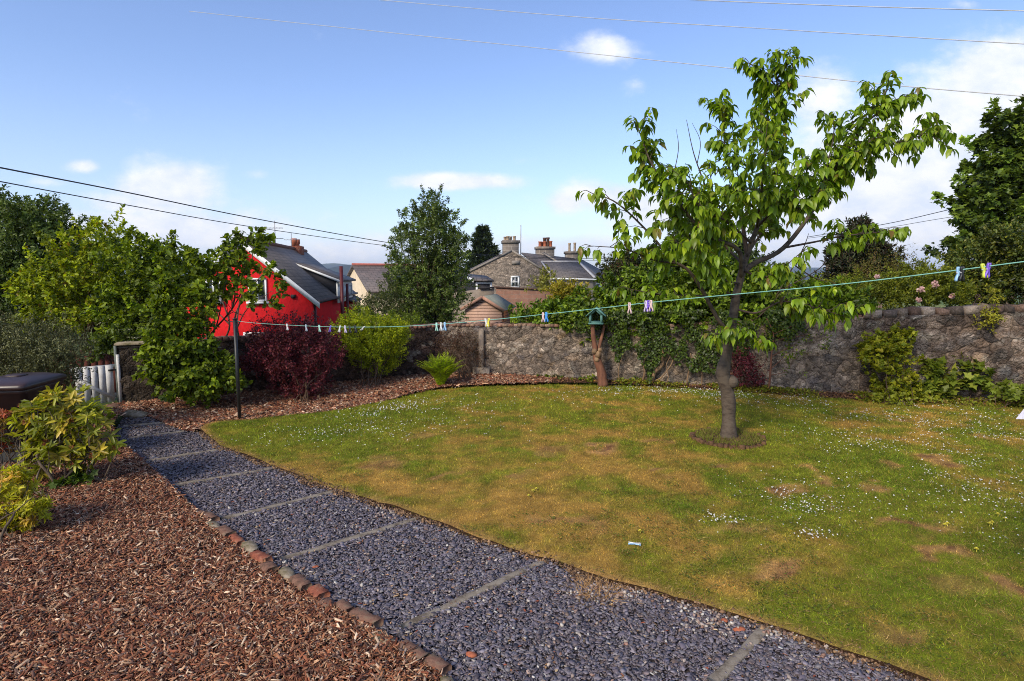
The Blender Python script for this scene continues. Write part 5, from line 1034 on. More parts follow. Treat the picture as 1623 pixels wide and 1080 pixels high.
for a, b, r_ in [(1460, 460, .055), (1483, 451, .065), (1456, 477, .04), (1390, 440, .03), (1510, 470, .03)]:
    c = at(a, b, 11.3); m = 40; u_ = rv(m); P.append((c + u_ * r_ * .7, u_, r_))
for Pf, Uf, _ in P: leaves('flower', Pf, rv(40) + (0, 0, .5), Uf, .05, .045, palette(40, [(.66, .42, .38), (.70, .52, .45), (.6, .34, .32)], .08), M['petal'], rb_, 'oval')
bush('shrub', 'thin reedy shrub with dry stalks on the wall beside the roses', 'shrub', 12.4, under(1385, 12.4, -.9), [(1380, 450, 30, 22), (1400, 430, 30, 20), (1360, 460, 20, 14), (1430, 435, 16, 22)], 1900, 160, .30, .06, .04, .35, [(.12, .13, .03), (.20, .12, .05), (.08, .10, .02)], 'leaf', r0=.012, nst=130, nmain=16, barkm='twig_pale', up=1.3, rnd=.3, spread=.35)
def wallplant(label, base, blobs, n, ns, LL, pal, Y, tm='maple', **kw):
    k = dict(r0=.010, nst=40, nmain=14, up=.9, inner=.1, cj=.15, rnd=.35, flat=1.1, spread=.25); k.update(kw)
    return bush('border_plant', label, 'plant', Y, base, blobs, n, ns, .14, .04, LL, .8, pal, 'leaf', tm, **k)
YB = gp(1410, 636)[1]
wallplant('tall yellow green raspberry like plant growing against the stone wall', (1412, 640), [(1405, 560, 40, 34), (1415, 600, 38, 34), (1425, 545, 28, 20), (1390, 560, 28, 18), (1420, 625, 34, 12)], 3000, 240, .06, [(.16, .20, .014), (.22, .25, .02), (.09, .14, .012), (.28, .24, .03)], YB, w=[.35, .25, .3, .1])
wallplant('dark bushy plant with large lobed leaves at the foot of the wall', (1505, 634), [(1480, 590, 44, 34), (1520, 585, 44, 38), (1545, 600, 24, 24), (1500, 615, 50, 18), (1465, 600, 28, 26), (1525, 560, 24, 16)], 1900, 170, .13, [(.07, .115, .016), (.10, .15, .02), (.045, .075, .012), (.15, .18, .03)], gp(1505, 632)[1])
wallplant('small lobed leaf plant low by the wall near the hanging cloth', (1600, 650), [(1605, 628, 26, 12), (1630, 632, 24, 12)], 260, 40, .10, [(.09, .14, .02), (.13, .18, .03)], gp(1600, 648)[1])
wallplant('light green low plant spreading onto the lawn edge', (1425, 643), [(1425, 633, 44, 8), (1385, 636, 24, 6)], 800, 80, .05, [(.17, .21, .02), (.11, .15, .015)], gp(1425, 641)[1])
# hanging golden sprig over the coping
u, z = wz(1572, 470, .3); bp = wp(u, .1, z + .05); root = empty('hanging_plant', bp, 'golden leaved sprig hanging down over the wall coping', 'plant')
B = [];
for a, b, rx, ry in [(1568, 465, 14, 8), (1574, 482, 11, 14), (1570, 500, 9, 12), (1560, 510, 10, 6)]:
    u, z = wz(a, b, .34); c = wp(u, .34, z); k_ = c[1] / FPX; B.append((c[0], c[1], c[2], rx * k_, .08, ry * k_))
o, st, d = foliage('foliage', B, 620, 60, .12, .03, .045, .6, [(.26, .27, .02), (.20, .22, .02), (.32, .28, .04)], M['leaf'], root, 'oval', droop=.4, up=-.2)
stems('stems', bp, st[:8], .01, M['twig'], root, nmain=3)
# sapling and label stake by the wall
c = gp(1218, 626); root = empty('sapling', c, 'thin leafy sapling tied against the wall to one side of the cherry', 'tree'); YS = c[1]
mb = MB(); L_ = smooth_line([c, at(1221, 590, YS), at(1223, 560, YS), at(1226, 530, YS), at(1215, 505, YS)], 4); mb.tube(L_, np.linspace(.022, .008, len(L_)), 6)
for a, b in [((1222, 585), (1250, 560)), ((1224, 565), (1262, 545)), ((1222, 595), (1248, 590)), ((1224, 550), (1200, 520)), ((1226, 530), (1260, 515)), ((1226, 540), (1285, 530))]: mb.tube([at(*a, YS), at(*b, YS - .1)], [.008, .003], 4, False)
mb.build('trunk', M['twig_red'], root, smooth=True)
foliage('crown', blobW(YS - .05, [(1250, 560, 22, 10, 0, .2), (1262, 540, 20, 10, 0, .2), (1248, 590, 16, 6, 0, .15), (1205, 520, 18, 12, 0, .2), (1250, 515, 24, 10, 0, .2), (1290, 545, 20, 12, 0, .2), (1225, 540, 14, 14, 0, .2)]), 520, 70, .16, .04, .055, .6, G_BRIGHT, M['leaf'], root, 'oval')
c = gp(1117, 617); mb = MB(); tp = at(1117, 553, c[1]); mb.tube([c, tp], .008, 5); root = empty('plant_label', c, 'thin stake with a white tag standing in the border', 'plant label'); mb.build('stake', M['twig'], root)
mb = MB(); fr_ = Fr(tp + V3((0, -.015, 0)), (1, 0, 0), (0, 1, 0)); mb.box(-.09, .05, -.004, .004, -.022, .014, fr_); mb.build('tag', M['label_white'], root)
# --- ground cover along the border
P = scatter(BORD, 5200, 30, 0); m_ = P[:, 1] < 12.9; P = P[m_]; e = fbm(P[:, 0], P[:, 1], 1.6, 12, 3); P = P[e > .53]; n = len(P); x, y = P.T
rp = np.repeat(P, 5, 0) + R.normal(0, .05, (n * 5, 2)); n = len(rp); z = MZB(*rp.T) + R.uniform(.01, .13, n) * fbm(rp[:, 0], rp[:, 1], 2.3, 3, 2)
leaves('border_weeds', np.c_[rp, z], rv(n) + (0, 0, .15), rv(n) * .5 + (0, 0, 1.), R.uniform(.02, .06, n), .03, palette(n, [(.14, .19, .02), (.20, .22, .03), (.08, .12, .015), (.30, .13, .04), (.24, .20, .04)], .2, [.3, .2, .3, .1, .1]), M['leaf'], tmpl='oval', label='low weeds and seedlings covering the border soil', cat='weeds', kind='stuff')
P = scatter(BORD, 11000, 30, 0); P = P[P[:, 1] < 12.9]; n = len(P)
leaves('leaf_litter', np.c_[P, MZB(*P.T) + R.uniform(0, .035, n)], rv(n) * (1, 1, .25), rv(n) * .35 + (0, 0, 1.), R.uniform(.02, .055, n), .028, palette(n, [(.22, .10, .05), (.13, .06, .035), (.34, .18, .09), (.07, .035, .025), (.40, .22, .03)], .2, [.3, .3, .15, .2, .05]), M['chips'], tmpl='oval', label='dry fallen leaves lying on the border soil', cat='leaf litter', kind='stuff')
for a, b, s_, l in [(928, 610, .16, 'low leafy weed clump at the foot of the feeder stump'), (1003, 612, .15, 'upright light green weed in front of the ivy stems'), (880, 606, .13, 'yellowish low plant by the wall near the lawn corner'), (1085, 765, 0, '')]:
    if s_: fern_c = gp(a, b); bush('weed', l, 'plant', fern_c[1], (a, b + 3), [(a, b - 2, 22, 8)], 380, 50, .08, .03, .05, .7, G_BRIGHT, 'leaf', 'oval', r0=.004, nst=12)

# --- feeder stump and bird feeder
c = gp(955, 615); YT = c[1]; root = empty('tree_stump', c, 'sawn reddish tree stump forking into two stubs in the border', 'tree stump')
mb = MB()
def tb(pts, r0, r1, k=9, m=5, dy=0):
    L_ = smooth_line([at(a, b, YT + dy + (e[0] if e else 0)) for a, b, *e in pts], m); rr = np.linspace(r0, r1, len(L_)) * .84 * (1 + R.normal(0, .04, len(L_))); mb.tube(L_, rr, k)
tb([(956, 613), (953, 590), (947, 572), (944, 560)], .125, .075, 11); tb([(945, 566), (942, 545), (940, 530), (939, 512)], .062, .048); tb([(947, 562), (950, 548, .05), (955, 530, .12), (958, 513, .18)], .050, .030)
mb.build('trunk', M['twig_red'], root, smooth=True)
mb = MB()
for a, b, r_ in [(948, 562, .07), (942, 557, .055), (951, 555, .045), (946, 570, .05)]:
    p = at(a, b, YT - .06); mb.lathe(p - (0, 0, r_), [(r_ * .3, 0), (r_ * .9, r_ * .4), (r_, r_), (r_ * .8, r_ * 1.7), (r_ * .2, r_ * 2)], 9)
mb.build('knots', M['twig_pale'], root, smooth=True)
fb_ = at(945, 513.5, YT + .04); f = Fr(fb_, (1, -.22, 0), (.22, 1, 0)); k_ = YT / FPX; w = 11.5 * k_; hh = 27 * k_; ed = 8 * k_; dpt = .17
root = empty('bird_feeder', fb_, 'green painted open bird feeder house on the forked stump', 'bird feeder')
mb = MB(); mb.box(-w, w, -dpt, dpt, 0, .022, f); mb.build('floor', M['feeder'], root)
for y_ in (-dpt + .02, dpt - .035):
    mb = MB(); zt0 = hh * .62; zt1 = hh * .97
    mb.box(-w + .012, -w + .055, y_, y_ + .015, .023, zt0, f); mb.box(w - .055, w - .012, y_, y_ + .015, .023, zt0, f); mb.box(-w + .057, w - .057, y_ + .001, y_ + .014, .023, .055, f)
    for sg in (-1, 1): mb.prism([f.p(sg * (w - .004), y_ - .002, zt0 - .02), f.p(sg * (w - .05), y_ - .002, zt0 - .03), f.p(0, y_ - .002, zt1 - .06), f.p(0, y_ - .002, zt1)], f.y * .018)
    mb.build('end_frame', M['feeder'], root)
for sg in (-1, 1):
    mb = MB(); mb.prism([f.p(0, -dpt - .03, hh), f.p(sg * (w + .05), -dpt - .03, hh * .50), f.p(sg * (w + .05), -dpt - .03, hh * .50 - .018), f.p(0, -dpt - .03, hh - .022)], f.y * (2 * dpt + .06)); mb.build('roof_board', M['feeder'], root)

# ------------------------------------------------------------------ cherry tree
CB = gp(1155, 702); CY = CB[1]; root = empty('cherry_tree', CB, 'young cherry tree with drooping leaves in a ring on the lawn', 'tree')
BR = [  # (points (px,py,depth), r0, r1, foliage start fraction)
 ([(1155, 706, 0), (1155, 665, 0), (1154, 628, 0), (1146, 594, .0), (1152, 560, .0), (1160, 520, .0), (1166, 475, 0), (1174, 440, .02), (1184, 405, .05), (1200, 360, .1), (1220, 300, .1), (1236, 243, .1), (1234, 165, .1), (1229, 105, .1)], .118, .010, .66),
 ([(1158, 530, 0), (1138, 506, -.1), (1111, 457, -.25), (1089, 427, -.35), (1065, 412, -.4), (1031, 372, -.5), (979, 323, -.6), (937, 306, -.6)], .031, .006, .45),
 ([(1075, 418, -.38), (1034, 412, -.5), (990, 395, -.6), (936, 390, -.6)], .014, .004, .2),
 ([(1175, 440, 0), (1170, 396, -.2), (1120, 372, -.4), (1077, 323, -.5), (1034, 262, -.6), (1010, 200, -.6)], .034, .006, .25),
 ([(1184, 405, .05), (1176, 350, .1), (1165, 300, .3), (1150, 240, .4), (1145, 170, .4)], .030, .007, .3),
 ([(1180, 430, 0), (1195, 418, .1), (1242, 393, .2), (1291, 329, .3), (1328, 258, .3), (1375, 192, .3), (1408, 138, .3)], .045, .007, .38),
 ([(1300, 318, .3), (1345, 262, .2), (1389, 237, .1), (1445, 219, 0), (1495, 210, 0)], .018, .005, .15),
 ([(1242, 393, .2), (1290, 384, .1), (1340, 374, 0), (1419, 366, -.1)], .018, .005, .35),
 ([(1165, 490, 0), (1200, 496, -.2), (1242, 478, -.4), (1300, 490, -.5), (1330, 500, -.5)], .016, .004, .45),
 ([(1160, 525, 0), (1172, 530, -.25), (1185, 528, -.4), (1200, 532, -.5)], .012, .004, .0),
 ([(1158, 520, 0), (1150, 530, -.3), (1132, 528, -.4)], .010, .004, .0),
 ([(1120, 470, -.2), (1085, 468, -.4), (1040, 466, -.5), (996, 458, -.5)], .012, .004, .3),
 ([(1200, 360, .1), (1230, 330, -.3), (1262, 300, -.6), (1290, 250, -.8)], .020, .005, .3),
 ([(1190, 385, 0), (1150, 350, -.5), (1110, 330, -.8), (1090, 290, -.9)], .018, .005, .3),
 ([(1184, 405, 0), (1200, 380, .5), (1220, 350, .9), (1250, 320, 1.1), (1270, 285, 1.2)], .020, .005, .3),
 ([(1178, 420, 0), (1150, 390, .5), (1120, 350, .9), (1100, 310, 1.0)], .018, .005, .3),
 ([(1200, 360, 0), (1205, 320, -.5), (1210, 270, -.8), (1215, 210, -.8)], .018, .005, .3),
 ([(1180, 430, 0), (1210, 440, -.5), (1240, 425, -.7), (1270, 400, -.8)], .014, .004, .35),
 ([(1172, 450, 0), (1140, 440, -.5), (1110, 400, -.7), (1075, 385, -.8)], .014, .004, .35),
 ([(1300, 318, .3), (1310, 270, .2), (1322, 205, .2), (1310, 185, .2)], .012, .004, .3),
 ([(1205, 340, 0), (1180, 310, -.4), (1165, 260, -.6)], .014, .005, .1), ([(1225, 290, 0), (1245, 320, -.4), (1275, 330, -.6), (1300, 300, -.6)], .014, .005, .1), ([(1120, 372, -.4), (1130, 320, -.5), (1125, 270, -.5)], .012, .005, .1), ([(1166, 475, 0), (1130, 440, -.2), (1085, 360, -.3), (1050, 320, -.3)], .016, .005, .35), ([(1236, 243, .1), (1225, 200, -.2), (1205, 180, -.3)], .010, .004, .1), ([(1328, 258, .3), (1360, 240, 0), (1400, 205, -.1)], .010, .004, .1),
 ([(1377, 190, .3), (1410, 165, .2), (1452, 152, .2)], .010, .004, .2),
 ([(1230, 130, .1), (1245, 105, 0), (1262, 95, 0)], .008, .004, .0), ([(1233, 140, .1), (1205, 110, .1), (1185, 100, .1)], .008, .004, .0),
 ([(1258, 420, .1), (1290, 440, .0), (1330, 452, -.1)], .010, .004, 1.1), ([(1200, 505, -.1), (1225, 480, -.2), (1262, 432, -.2)], .009, .003, 1.1),
 ([(1238, 460, 0), (1300, 425, 0), (1312, 400, 0)], .008, .003, 1.1), ([(1230, 470, 0), (1270, 400, 0), (1282, 370, 0)], .010, .003, 1.1),
 ([(1120, 300, -.5), (1100, 245, -.5), (1088, 190, -.5)], .008, .003, 1.1), ([(1105, 260, -.5), (1110, 225, -.5), (1097, 195, -.5)], .005, .002, 1.1), ([(1062, 300, -.5), (1075, 240, -.5), (1072, 205, -.5)], .006, .002, 1.1),
]
mt_ = MB(); ml = MB(); LP = []; LA = []; SPUR = []
for bi_, (pts, r0, r1, f0) in enumerate(BR):
    L_ = np.array(smooth_line([at(a, b, CY + e) for a, b, e in pts], 6)); m = len(L_); s = np.linspace(0, 1, m); rr = r0 * .78 * (1 - s) ** .85 + r1 * .8
    if bi_ == 0:
        rr = np.interp(s, [0, .04, .08, .2, .26, .30, .42, .55, .7, 1], [.118, .100, .088, .084, .086, .066, .056, .046, .026, .007]); rr = rr * (1 + .05 * np.sin(s * 60)); mt_.tube(L_, rr, 14)
    else: (mt_ if r0 > .03 else ml).tube(L_, rr, 8 if r0 > .03 else 6)
    seg_ = np.linalg.norm(np.diff(L_, axis=0), axis=1); cum = np.concatenate([[0], np.cumsum(seg_)]); tot = cum[-1]
    if f0 > 1: continue
    d_ = cum[-1] * f0
    while d_ < tot:
        p = np.array([np.interp(d_, cum, L_[:, i_]) for i_ in range(3)]); i_ = min(np.searchsorted(cum, d_), m - 1); T = nrm(L_[i_] - L_[i_ - 1])
        u_ = nrm(T * .5 + rv(1)[0] + (0, 0, .25)); tl = R.uniform(.08, .40) * (1 if bi_ < 9 or bi_ in (12, 13, 14, 15, 16) else .45)
        SPUR.append((p, u_, tl)); d_ += .05 * (bi_ in (1, 2, 11, 20, 23));  d_ += R.uniform(.022, .055) * (.8 if bi_ in (0, 3, 4, 5, 6) else 1)
    SPUR.append((L_[-1], nrm(T + (0, 0, -.1)), .12))
# knot and pruning collar low on the trunk
p = at(1160, 606, CY - .02); mt_.lathe(p - (0, 0, .08), [(.03, 0), (.07, .03), (.085, .08), (.07, .13), (.02, .17)], 10)
trunk = mt_.build('trunk', M['bark_cherry'], root, smooth=True)
for p, u_, tl in SPUR:
    e = p + u_ * tl; md = (p + e) / 2 + (0, 0, .02); ml.tube([p, md, e - (0, 0, .03 * tl)], [.005, .004, .002], 4, False)
    nl_ = max(3, int(tl / .026)); t = np.linspace(.25, 1, nl_)
    for q in t:
        LP.append(p + (e - p) * q + R.normal(0, .008, 3)); a = R.uniform(0, 2 * PI); LA.append(u_ * .55 + V3((math.cos(a) * .75, math.sin(a) * .75, -.55 - .4 * R.random())))
    for _ in range(3): LP.append(e + R.normal(0, .01, 3)); a = R.uniform(0, 2 * PI); LA.append(V3((math.cos(a) * .6, math.sin(a) * .6, -.7)))
ml.build('branches', pm('cherry_twig', (.075, .05, .035), (.04, .026, .02), 20, .7, .4, .004), root, smooth=True)
LP = np.array(LP); LA = nrm(np.array(LA)); n = len(LP); L = R.uniform(.07, .165, n); LP = LP + LA * .012
print('cherry leaves', n)
leaves('crown', LP, LA, np.stack([LA[:, 0] * .8, LA[:, 1] * .8, np.full(n, .9)], 1) + R.normal(0, .25, (n, 3)), L, L * .50, palette(n, [(.10, .185, .012), (.14, .24, .016), (.06, .115, .010), (.19, .27, .02), (.20, .12, .03)], .16, [.32, .28, .24, .13, .03]), M['leaf_gloss'], root, 'cherry')
# ring of log-roll edging round the trunk
mb = MB(); C2 = gp(1155, 701); rx_, K = .455, 44
for i_ in range(K):
    a = 2 * PI * i_ / K; rj = rx_ * (1 + .03 * math.sin(3 * a)) * (1 + R.normal(0, .012)); c = C2 + V3((math.cos(a) * rj, math.sin(a) * rj * 1.0, 0)); h = .07 + R.normal(0, .014); r_ = .034 + R.normal(0, .003)
    mb.lathe(c + (0, 0, -.02), [(r_, 0), (r_, h + .01), (r_ * .8, h + .02), (0.002, h + .022)], 8)
mb.build('tree_ring', M['log_edge'], org=C2, label='low ring of weathered half logs edging the cherry trunk', cat='edging')
mb = MB(); mb.lathe(C2 + (0, 0, .0), [(.43, .03), (.43, .062), (.3, .07), (.15, .085), (.01, .09)], 30); mb.build('soil', M['soil'], kind='structure', label='bare soil mound inside the log ring under the cherry')
a_ = R.uniform(0, 2 * PI, 2600); r_ = .42 * np.sqrt(R.random(2600)); n = 2600; x = C2[0] + np.cos(a_) * r_; y = C2[1] + np.sin(a_) * r_
leaves('grass', np.stack([x, y, .065 + 0 * x], 1), nrm(np.stack([R.normal(0, .6, n), R.normal(0, .6, n), np.ones(n)], 1)), rv(n), R.uniform(.03, .085, n), .006, palette(n, [(.08, .12, .015), (.11, .15, .02), (.22, .15, .06)], .2), M['grass'], tmpl='blade', label='tufty grass growing inside the log ring under the cherry', cat='grass', kind='stuff')

# ------------------------------------------------------------------ near left corner: rhododendron, pieris, bin
def whorls(name, label, cat, base, Y, blobs, nw, nl, LL, asp, pal, mat, r0, budcol=None, nmain=8, tmpl='oval', **kw):
    bp = gp(*base); root = empty(name, bp, label, cat); B = np.array(blobW(Y, blobs)); vol = (B[:, 3] * B[:, 4] * B[:, 5]) ** (2 / 3.)
    bi = R.choice(len(B), nw, p=vol / vol.sum()); u = rv(nw); st = B[bi, :3] + u * B[bi, 3:] * (.35 + .65 * R.random(nw) ** .5)[:, None]; st[:, 2] = np.maximum(st[:, 2], .12)
    up = nrm(u * .7 + V3((0, -.15, .8)) + R.normal(0, .3, (nw, 3))); P = []; A = []; N = []; L = []; C = []
    for i in range(nw):
        s = nrm(np.cross(up[i], (0.3, .2, 1))); t = np.cross(up[i], s); cc = palette(1, pal, .15)[0]
        for j in range(nl):
            a = 2 * PI * j / nl + R.normal(0, .25); d = s * math.cos(a) + t * math.sin(a); w = R.uniform(.15, .9); P.append(st[i] - up[i] * R.uniform(0, .05)); A.append(d + up[i] * w - (0, 0, .15)); N.append(up[i] + R.normal(0, .2, 3)); L.append(LL * R.uniform(.65, 1.2)); C.append(cc * math.exp(R.normal(0, .18)))
    stems('stems', bp, st[R.choice(nw, min(nw, 110), replace=False)], r0, M['bark'], root, nmain=nmain, spread=.14, wob=.10)
    P, A, N, L, C = map(np.array, (P, A, N, L, C)); leaves('foliage', P, A, N, L, L * asp, C, M[mat], root, tmpl)
    return root, st, up
RY = gp(112, 786)[1] - .0
rt, st, up = whorls('rhododendron', 'open rhododendron bush with yellow green leaf whorls before the bin', 'shrub', (108, 790), RY, [(85, 655, 50, 30), (140, 665, 42, 32), (60, 690, 40, 28), (150, 700, 36, 28), (105, 625, 40, 10), (100, 700, 50, 30), (40, 660, 22, 22), (60, 735, 30, 22), (125, 720, 28, 22)], 230, 8, .105, .34, [(.28, .29, .018), (.38, .37, .026), (.16, .19, .016), (.44, .32, .04), (.09, .12, .016)], 'leaf_gloss', .026)
for i_ in R.choice(len(st), 26, replace=False): leaves('seed_head', np.tile(st[i_] + up[i_] * .03, (12, 1)), rv(12) + up[i_] * .8, rv(12), .038, .010, palette(12, [(.28, .08, .03), (.20, .06, .03), (.34, .14, .05)], .15), M['petal'], rt)
bush('seedling', 'small dark green lobed plant under the rhododendron', 'plant', gp(110, 790)[1], (106, 794), [(100, 775, 24, 12), (125, 768, 14, 10)], 170, 30, .08, .03, .075, .8, [(.045, .09, .016), (.065, .12, .02)], 'leaf', 'maple', r0=.005, nst=10)
whorls('pieris', 'yellow green pieris bush with flame tinted shoots at the bed edge', 'shrub', (20, 880), gp(20, 865)[1], [(15, 770, 40, 28), (50, 800, 34, 16), (20, 830, 36, 18), (-20, 790, 50, 50), (8, 855, 22, 16), (30, 748, 20, 12), (55, 815, 24, 10)], 300, 12, .060, .30, [(.46, .44, .02), (.52, .46, .03), (.32, .34, .02), (.58, .34, .06), (.18, .22, .014)], 'leaf_gloss', .016, tmpl='kite')
whorls('pieris', 'pieris shoot cluster with red young leaves beside the bin', 'shrub', (-8, 775), gp(0, 775)[1], [(2, 662, 24, 12), (-10, 690, 26, 20), (5, 705, 14, 18)], 70, 10, .065, .3, [(.50, .06, .04), (.42, .10, .05), (.20, .20, .02), (.14, .17, .016)], 'leaf_gloss', .014, tmpl='kite')
# wheelie bin: tapered body, wheels, domed lid
bc = at(36, 650, 6.75); BX = bc[0]; BYY = 6.75; ZT = at(42, 612, 6.75 - .35)[2]
f = Fr(V3((BX, BYY, 0)), (1, .12, 0), (-.12, 1, 0)); hw = .275; root = empty('wheelie_bin', V3((BX, BYY, 0)), 'brown plastic wheelie bin with domed lid behind the rhododendron', 'bin')
def loft(mb, rings, fr):
    V = []; k = len(rings[0])
    for r_ in rings: V += [fr.p(*p) for p in r_]
    F = [(i * k + j, i * k + (j + 1) % k, (i + 1) * k + (j + 1) % k, (i + 1) * k + j) for i in range(len(rings) - 1) for j in range(k)]; F += [tuple(range(k))[::-1], tuple(range((len(rings) - 1) * k, len(rings) * k))]; mb.add(V, F)
def rrect(w, d, z, r=.06, m=5, oy=0):
    out = []
    for cx_, cy_, a0 in ((w - r, d - r, 0), (-w + r, d - r, 90), (-w + r, -d + r, 180), (w - r, -d + r, 270)):
        for i in range(m): a = math.radians(a0 + 90 * i / (m - 1)); out.append((cx_ + r * math.cos(a), cy_ + r * math.sin(a) + oy, z))
    return out
mb = MB(); loft(mb, [rrect(hw * .76, .27, .04), rrect(hw * .92, .34, ZT - .10), rrect(hw * .98, .37, ZT - .09), rrect(hw * .98, .37, ZT - .045)], f); mb.build('body', M['bin_brown'], root)
mb = MB(); loft(mb, [rrect(hw * 1.05, .40, ZT - .05), rrect(hw * 1.06, .41, ZT - .01), rrect(hw * 1.0, .37, ZT + .015), rrect(hw * .9, .31, ZT + .035, .1), rrect(hw * .72, .24, ZT + .055, .12), rrect(hw * .5, .16, ZT + .062, .1)], f); lid = mb.build('lid', M['bin_brown'], root)
mb = MB(); loft(mb, [rrect(hw * .34, .09, ZT + .063, .05, oy=-.05), rrect(hw * .30, .07, ZT + .078, .05, oy=-.05)], f); mb.build('handle', M['bin_brown'], lid)
for sx in (-1, 1): mb = MB(); mb.tube([f.p(sx * hw * .8, .30, .11), f.p(sx * (hw * .8 + .05), .30, .11)], .11, 14); mb.build('wheel', M['black_plastic'], root)
# black plastic composter box with sagging sheet under the shrubs
cA = gp(60, 745); f = Fr(cA, (1, .03, 0), (-.03, 1, 0)); root = empty('compost_box', cA, 'low black plastic box half hidden behind the rhododendron', 'box')
mb = MB(); loft(mb, [rrect(.52, .26, .0, .04), rrect(.50, .25, .30, .04), rrect(.46, .22, .31, .04)], f); mb.build('body', M['black_plastic'], root)
mb = MB(); loft(mb, [rrect(.55, .28, .312, .04), rrect(.55, .28, .34, .04), rrect(.50, .24, .35, .04)], f); mb.build('lid', M['black_plastic'], root)
V = []; nu, nv = 26, 10; p0, p1 = gp(118, 742), gp(198, 738); q0, q1 = gp(118, 708), gp(150, 712)
for j in range(nv):
    for i in range(nu):
        a, b = i / (nu - 1), j / (nv - 1); p = (p0 * (1 - a) + p1 * a) * (1 - b) + (q0 * (1 - a) + q1 * a) * b; z = .05 + .11 * math.sin(PI * min(1, b * 1.1)) * (1 - a) + .02 * vn(i * .7, j * .9, 1, 3); V.append((p[0], p[1], z))
V2 = [(a, b, c - .008) for a, b, c in V]; ix = np.arange(nu * nv).reshape(nv, nu); q = np.stack([ix[:-1, :-1], ix[:-1, 1:], ix[1:, 1:], ix[1:, :-1]], -1).reshape(-1, 4)
np_mesh('plastic_sheet', V + V2, [q, q[:, ::-1] + nu * nv], M['black_plastic'], org=V3(V[0]), smooth=True, label='crumpled black plastic sheet lying where the bed meets the path', cat='sheet')

# ------------------------------------------------------------------ clothes line
PA = gp(380, 667); PT = at(376, 507, PA[1]); QB = V3((2.52, 3.2, 0)); PTOP = V3((PA[0], PA[1], PT[2]))
root = empty('clothes_pole', PA, 'black metal clothes pole standing at the lawn tip', 'pole')
mb = MB(); mb.tube([PA - (0, 0, .1), PTOP], .027, 12); mb.build('pole', M['black_metal'], root, smooth=True)
mb = MB(); mb.tube([PTOP, PTOP + (0, 0, .02)], .034, 12); mb.tube([PTOP + (-.09, 0, -.03), PTOP + (.06, 0, -.03)], .008, 6); mb.build('hook', M['black_metal'], root)
ldir = nrm(flat(QB - PA)); lnm = V3((ldir[1], -ldir[0], 0))
def lp(px, py): return hit(px, py, PA, lnm)
line_px = [(376, 509), (400, 512), (455, 515.5), (530, 518.5), (600, 518.5), (650, 517), (700, 514), (770, 508), (863, 498.5), (950, 489), (1028, 480), (1130, 470), (1250, 459), (1350, 449), (1450, 437), (1530, 427), (1623, 415)]
LPp = [lp(*p) for p in line_px]; endp = LPp[-1] + (LPp[-1] - LPp[-2]) * 5.5
POLE2 = V3((endp[0], endp[1], 0))
mb = MB(); mb.tube(smooth_line(LPp + [endp], 3), .0034, 6); mb.build('clothes_line', M['rope'], org=PA, label='thin green clothes line sagging right across the garden', cat='clothes line', smooth=True)
root = empty('clothes_pole', POLE2, 'black clothes pole near the house, outside the view', 'pole'); mb = MB(); mb.tube([POLE2, endp + (0, 0, .03)], .027, 12); mb.build('pole', M['black_metal'], root)
def line_z(px):
    xs = [p[0] for p in line_px]; ys = [p[1] for p in line_px]; return float(np.interp(px, xs, ys))
def peg(px, colr, label, kind='peg', size=.082, tilt=0., splay=.5, turn=0., yo=0.):
    p = lp(px, line_z(px) + 0.0); ca = math.cos(turn); sa = math.sin(turn)
    ax = V3((ldir[0] * ca - ldir[1] * sa, ldir[0] * sa + ldir[1] * ca, 0)); dn = nrm(V3((0, 0, -1)) + ldir * tilt); sd = nrm(np.cross(ax, dn)); f = Fr(p - dn * .018, ax, sd, -dn)
    root = empty('clothes_peg', p, label, 'peg', 'pegs clipped to the clothes line')
    for sg in (-1, 1):
        mb = MB(); rings = []
        for t in np.linspace(0, 1, 9):
            off = sg * (.003 + .011 * splay * t ** 1.2 + .003 * math.sin(t * 9)); wd = .0058 + .0022 * t; th_ = .0035; z = -t * size
            rings.append([(off - sg * th_ * 0 - th_, -wd, z), (off + th_, -wd, z), (off + th_, wd, z), (off - th_, wd, z)])
        loft(mb, rings[::-1], f); mb.build('prong', M[colr], root)
    mb = MB(); mb.tube([f.p(-.010, 0, -.034), f.p(.010, 0, -.034)], .0045, 8); mb.build('spring', M['lead'], root)
for a in [(455, 'peg_white', 'white peg nearest the black pole above the barberry'), (485, 'peg_grey', 'grey peg second along from the black pole'), (506, 'peg_mint', 'pale green peg between the grey and the purple ones above the barberry'), (524, 'peg_purple', 'purple peg hanging before the red house wall'), (539, 'peg_white', 'white peg just past the lone purple one'), (547, 'peg_lilac', 'pale lilac peg beside the white one above the spirea'), (554, 'peg_black', 'first of two small black pegs above the spirea'), (563, 'peg_black', 'second of two small black pegs above the spirea'), (577, 'peg_white', 'white peg twisted sideways past the two black ones')]:
    peg(a[0], a[1], a[2], tilt=.2 if a[0] not in (577, 524, 539) else (-1.4 if a[0] == 577 else -.35), splay=.9, size=.088)
for a, c_, l in [(692, 'peg_mint', 'mint green peg at the outer side of the trio before the wall corner'), (699, 'peg_white', 'white peg in the middle of the trio before the wall corner'), (705, 'peg_skyblue', 'sky blue peg of the trio before the wall corner'), (770, 'peg_white', 'white peg of the pair before the shed'), (775, 'peg_yellow', 'yellow peg of the pair before the shed'), (861, 'peg_pink', 'pale pink peg of the pair before the yew like shrub'), (866, 'peg_blue', 'bright blue peg of the pair before the yew like shrub'), (998, 'peg_pink', 'single pink peg hanging before the ivy'), (1024, 'peg_lilac', 'lilac peg on the near side of the ivy trio'), (1028, 'peg_purple', 'purple peg in the middle of the ivy trio'), (1032, 'peg_pink', 'pink peg closing the ivy trio')]:
    peg(a, c_, l, size=.085, splay=.8, tilt={770: .35, 775: -.25}.get(a, .05))
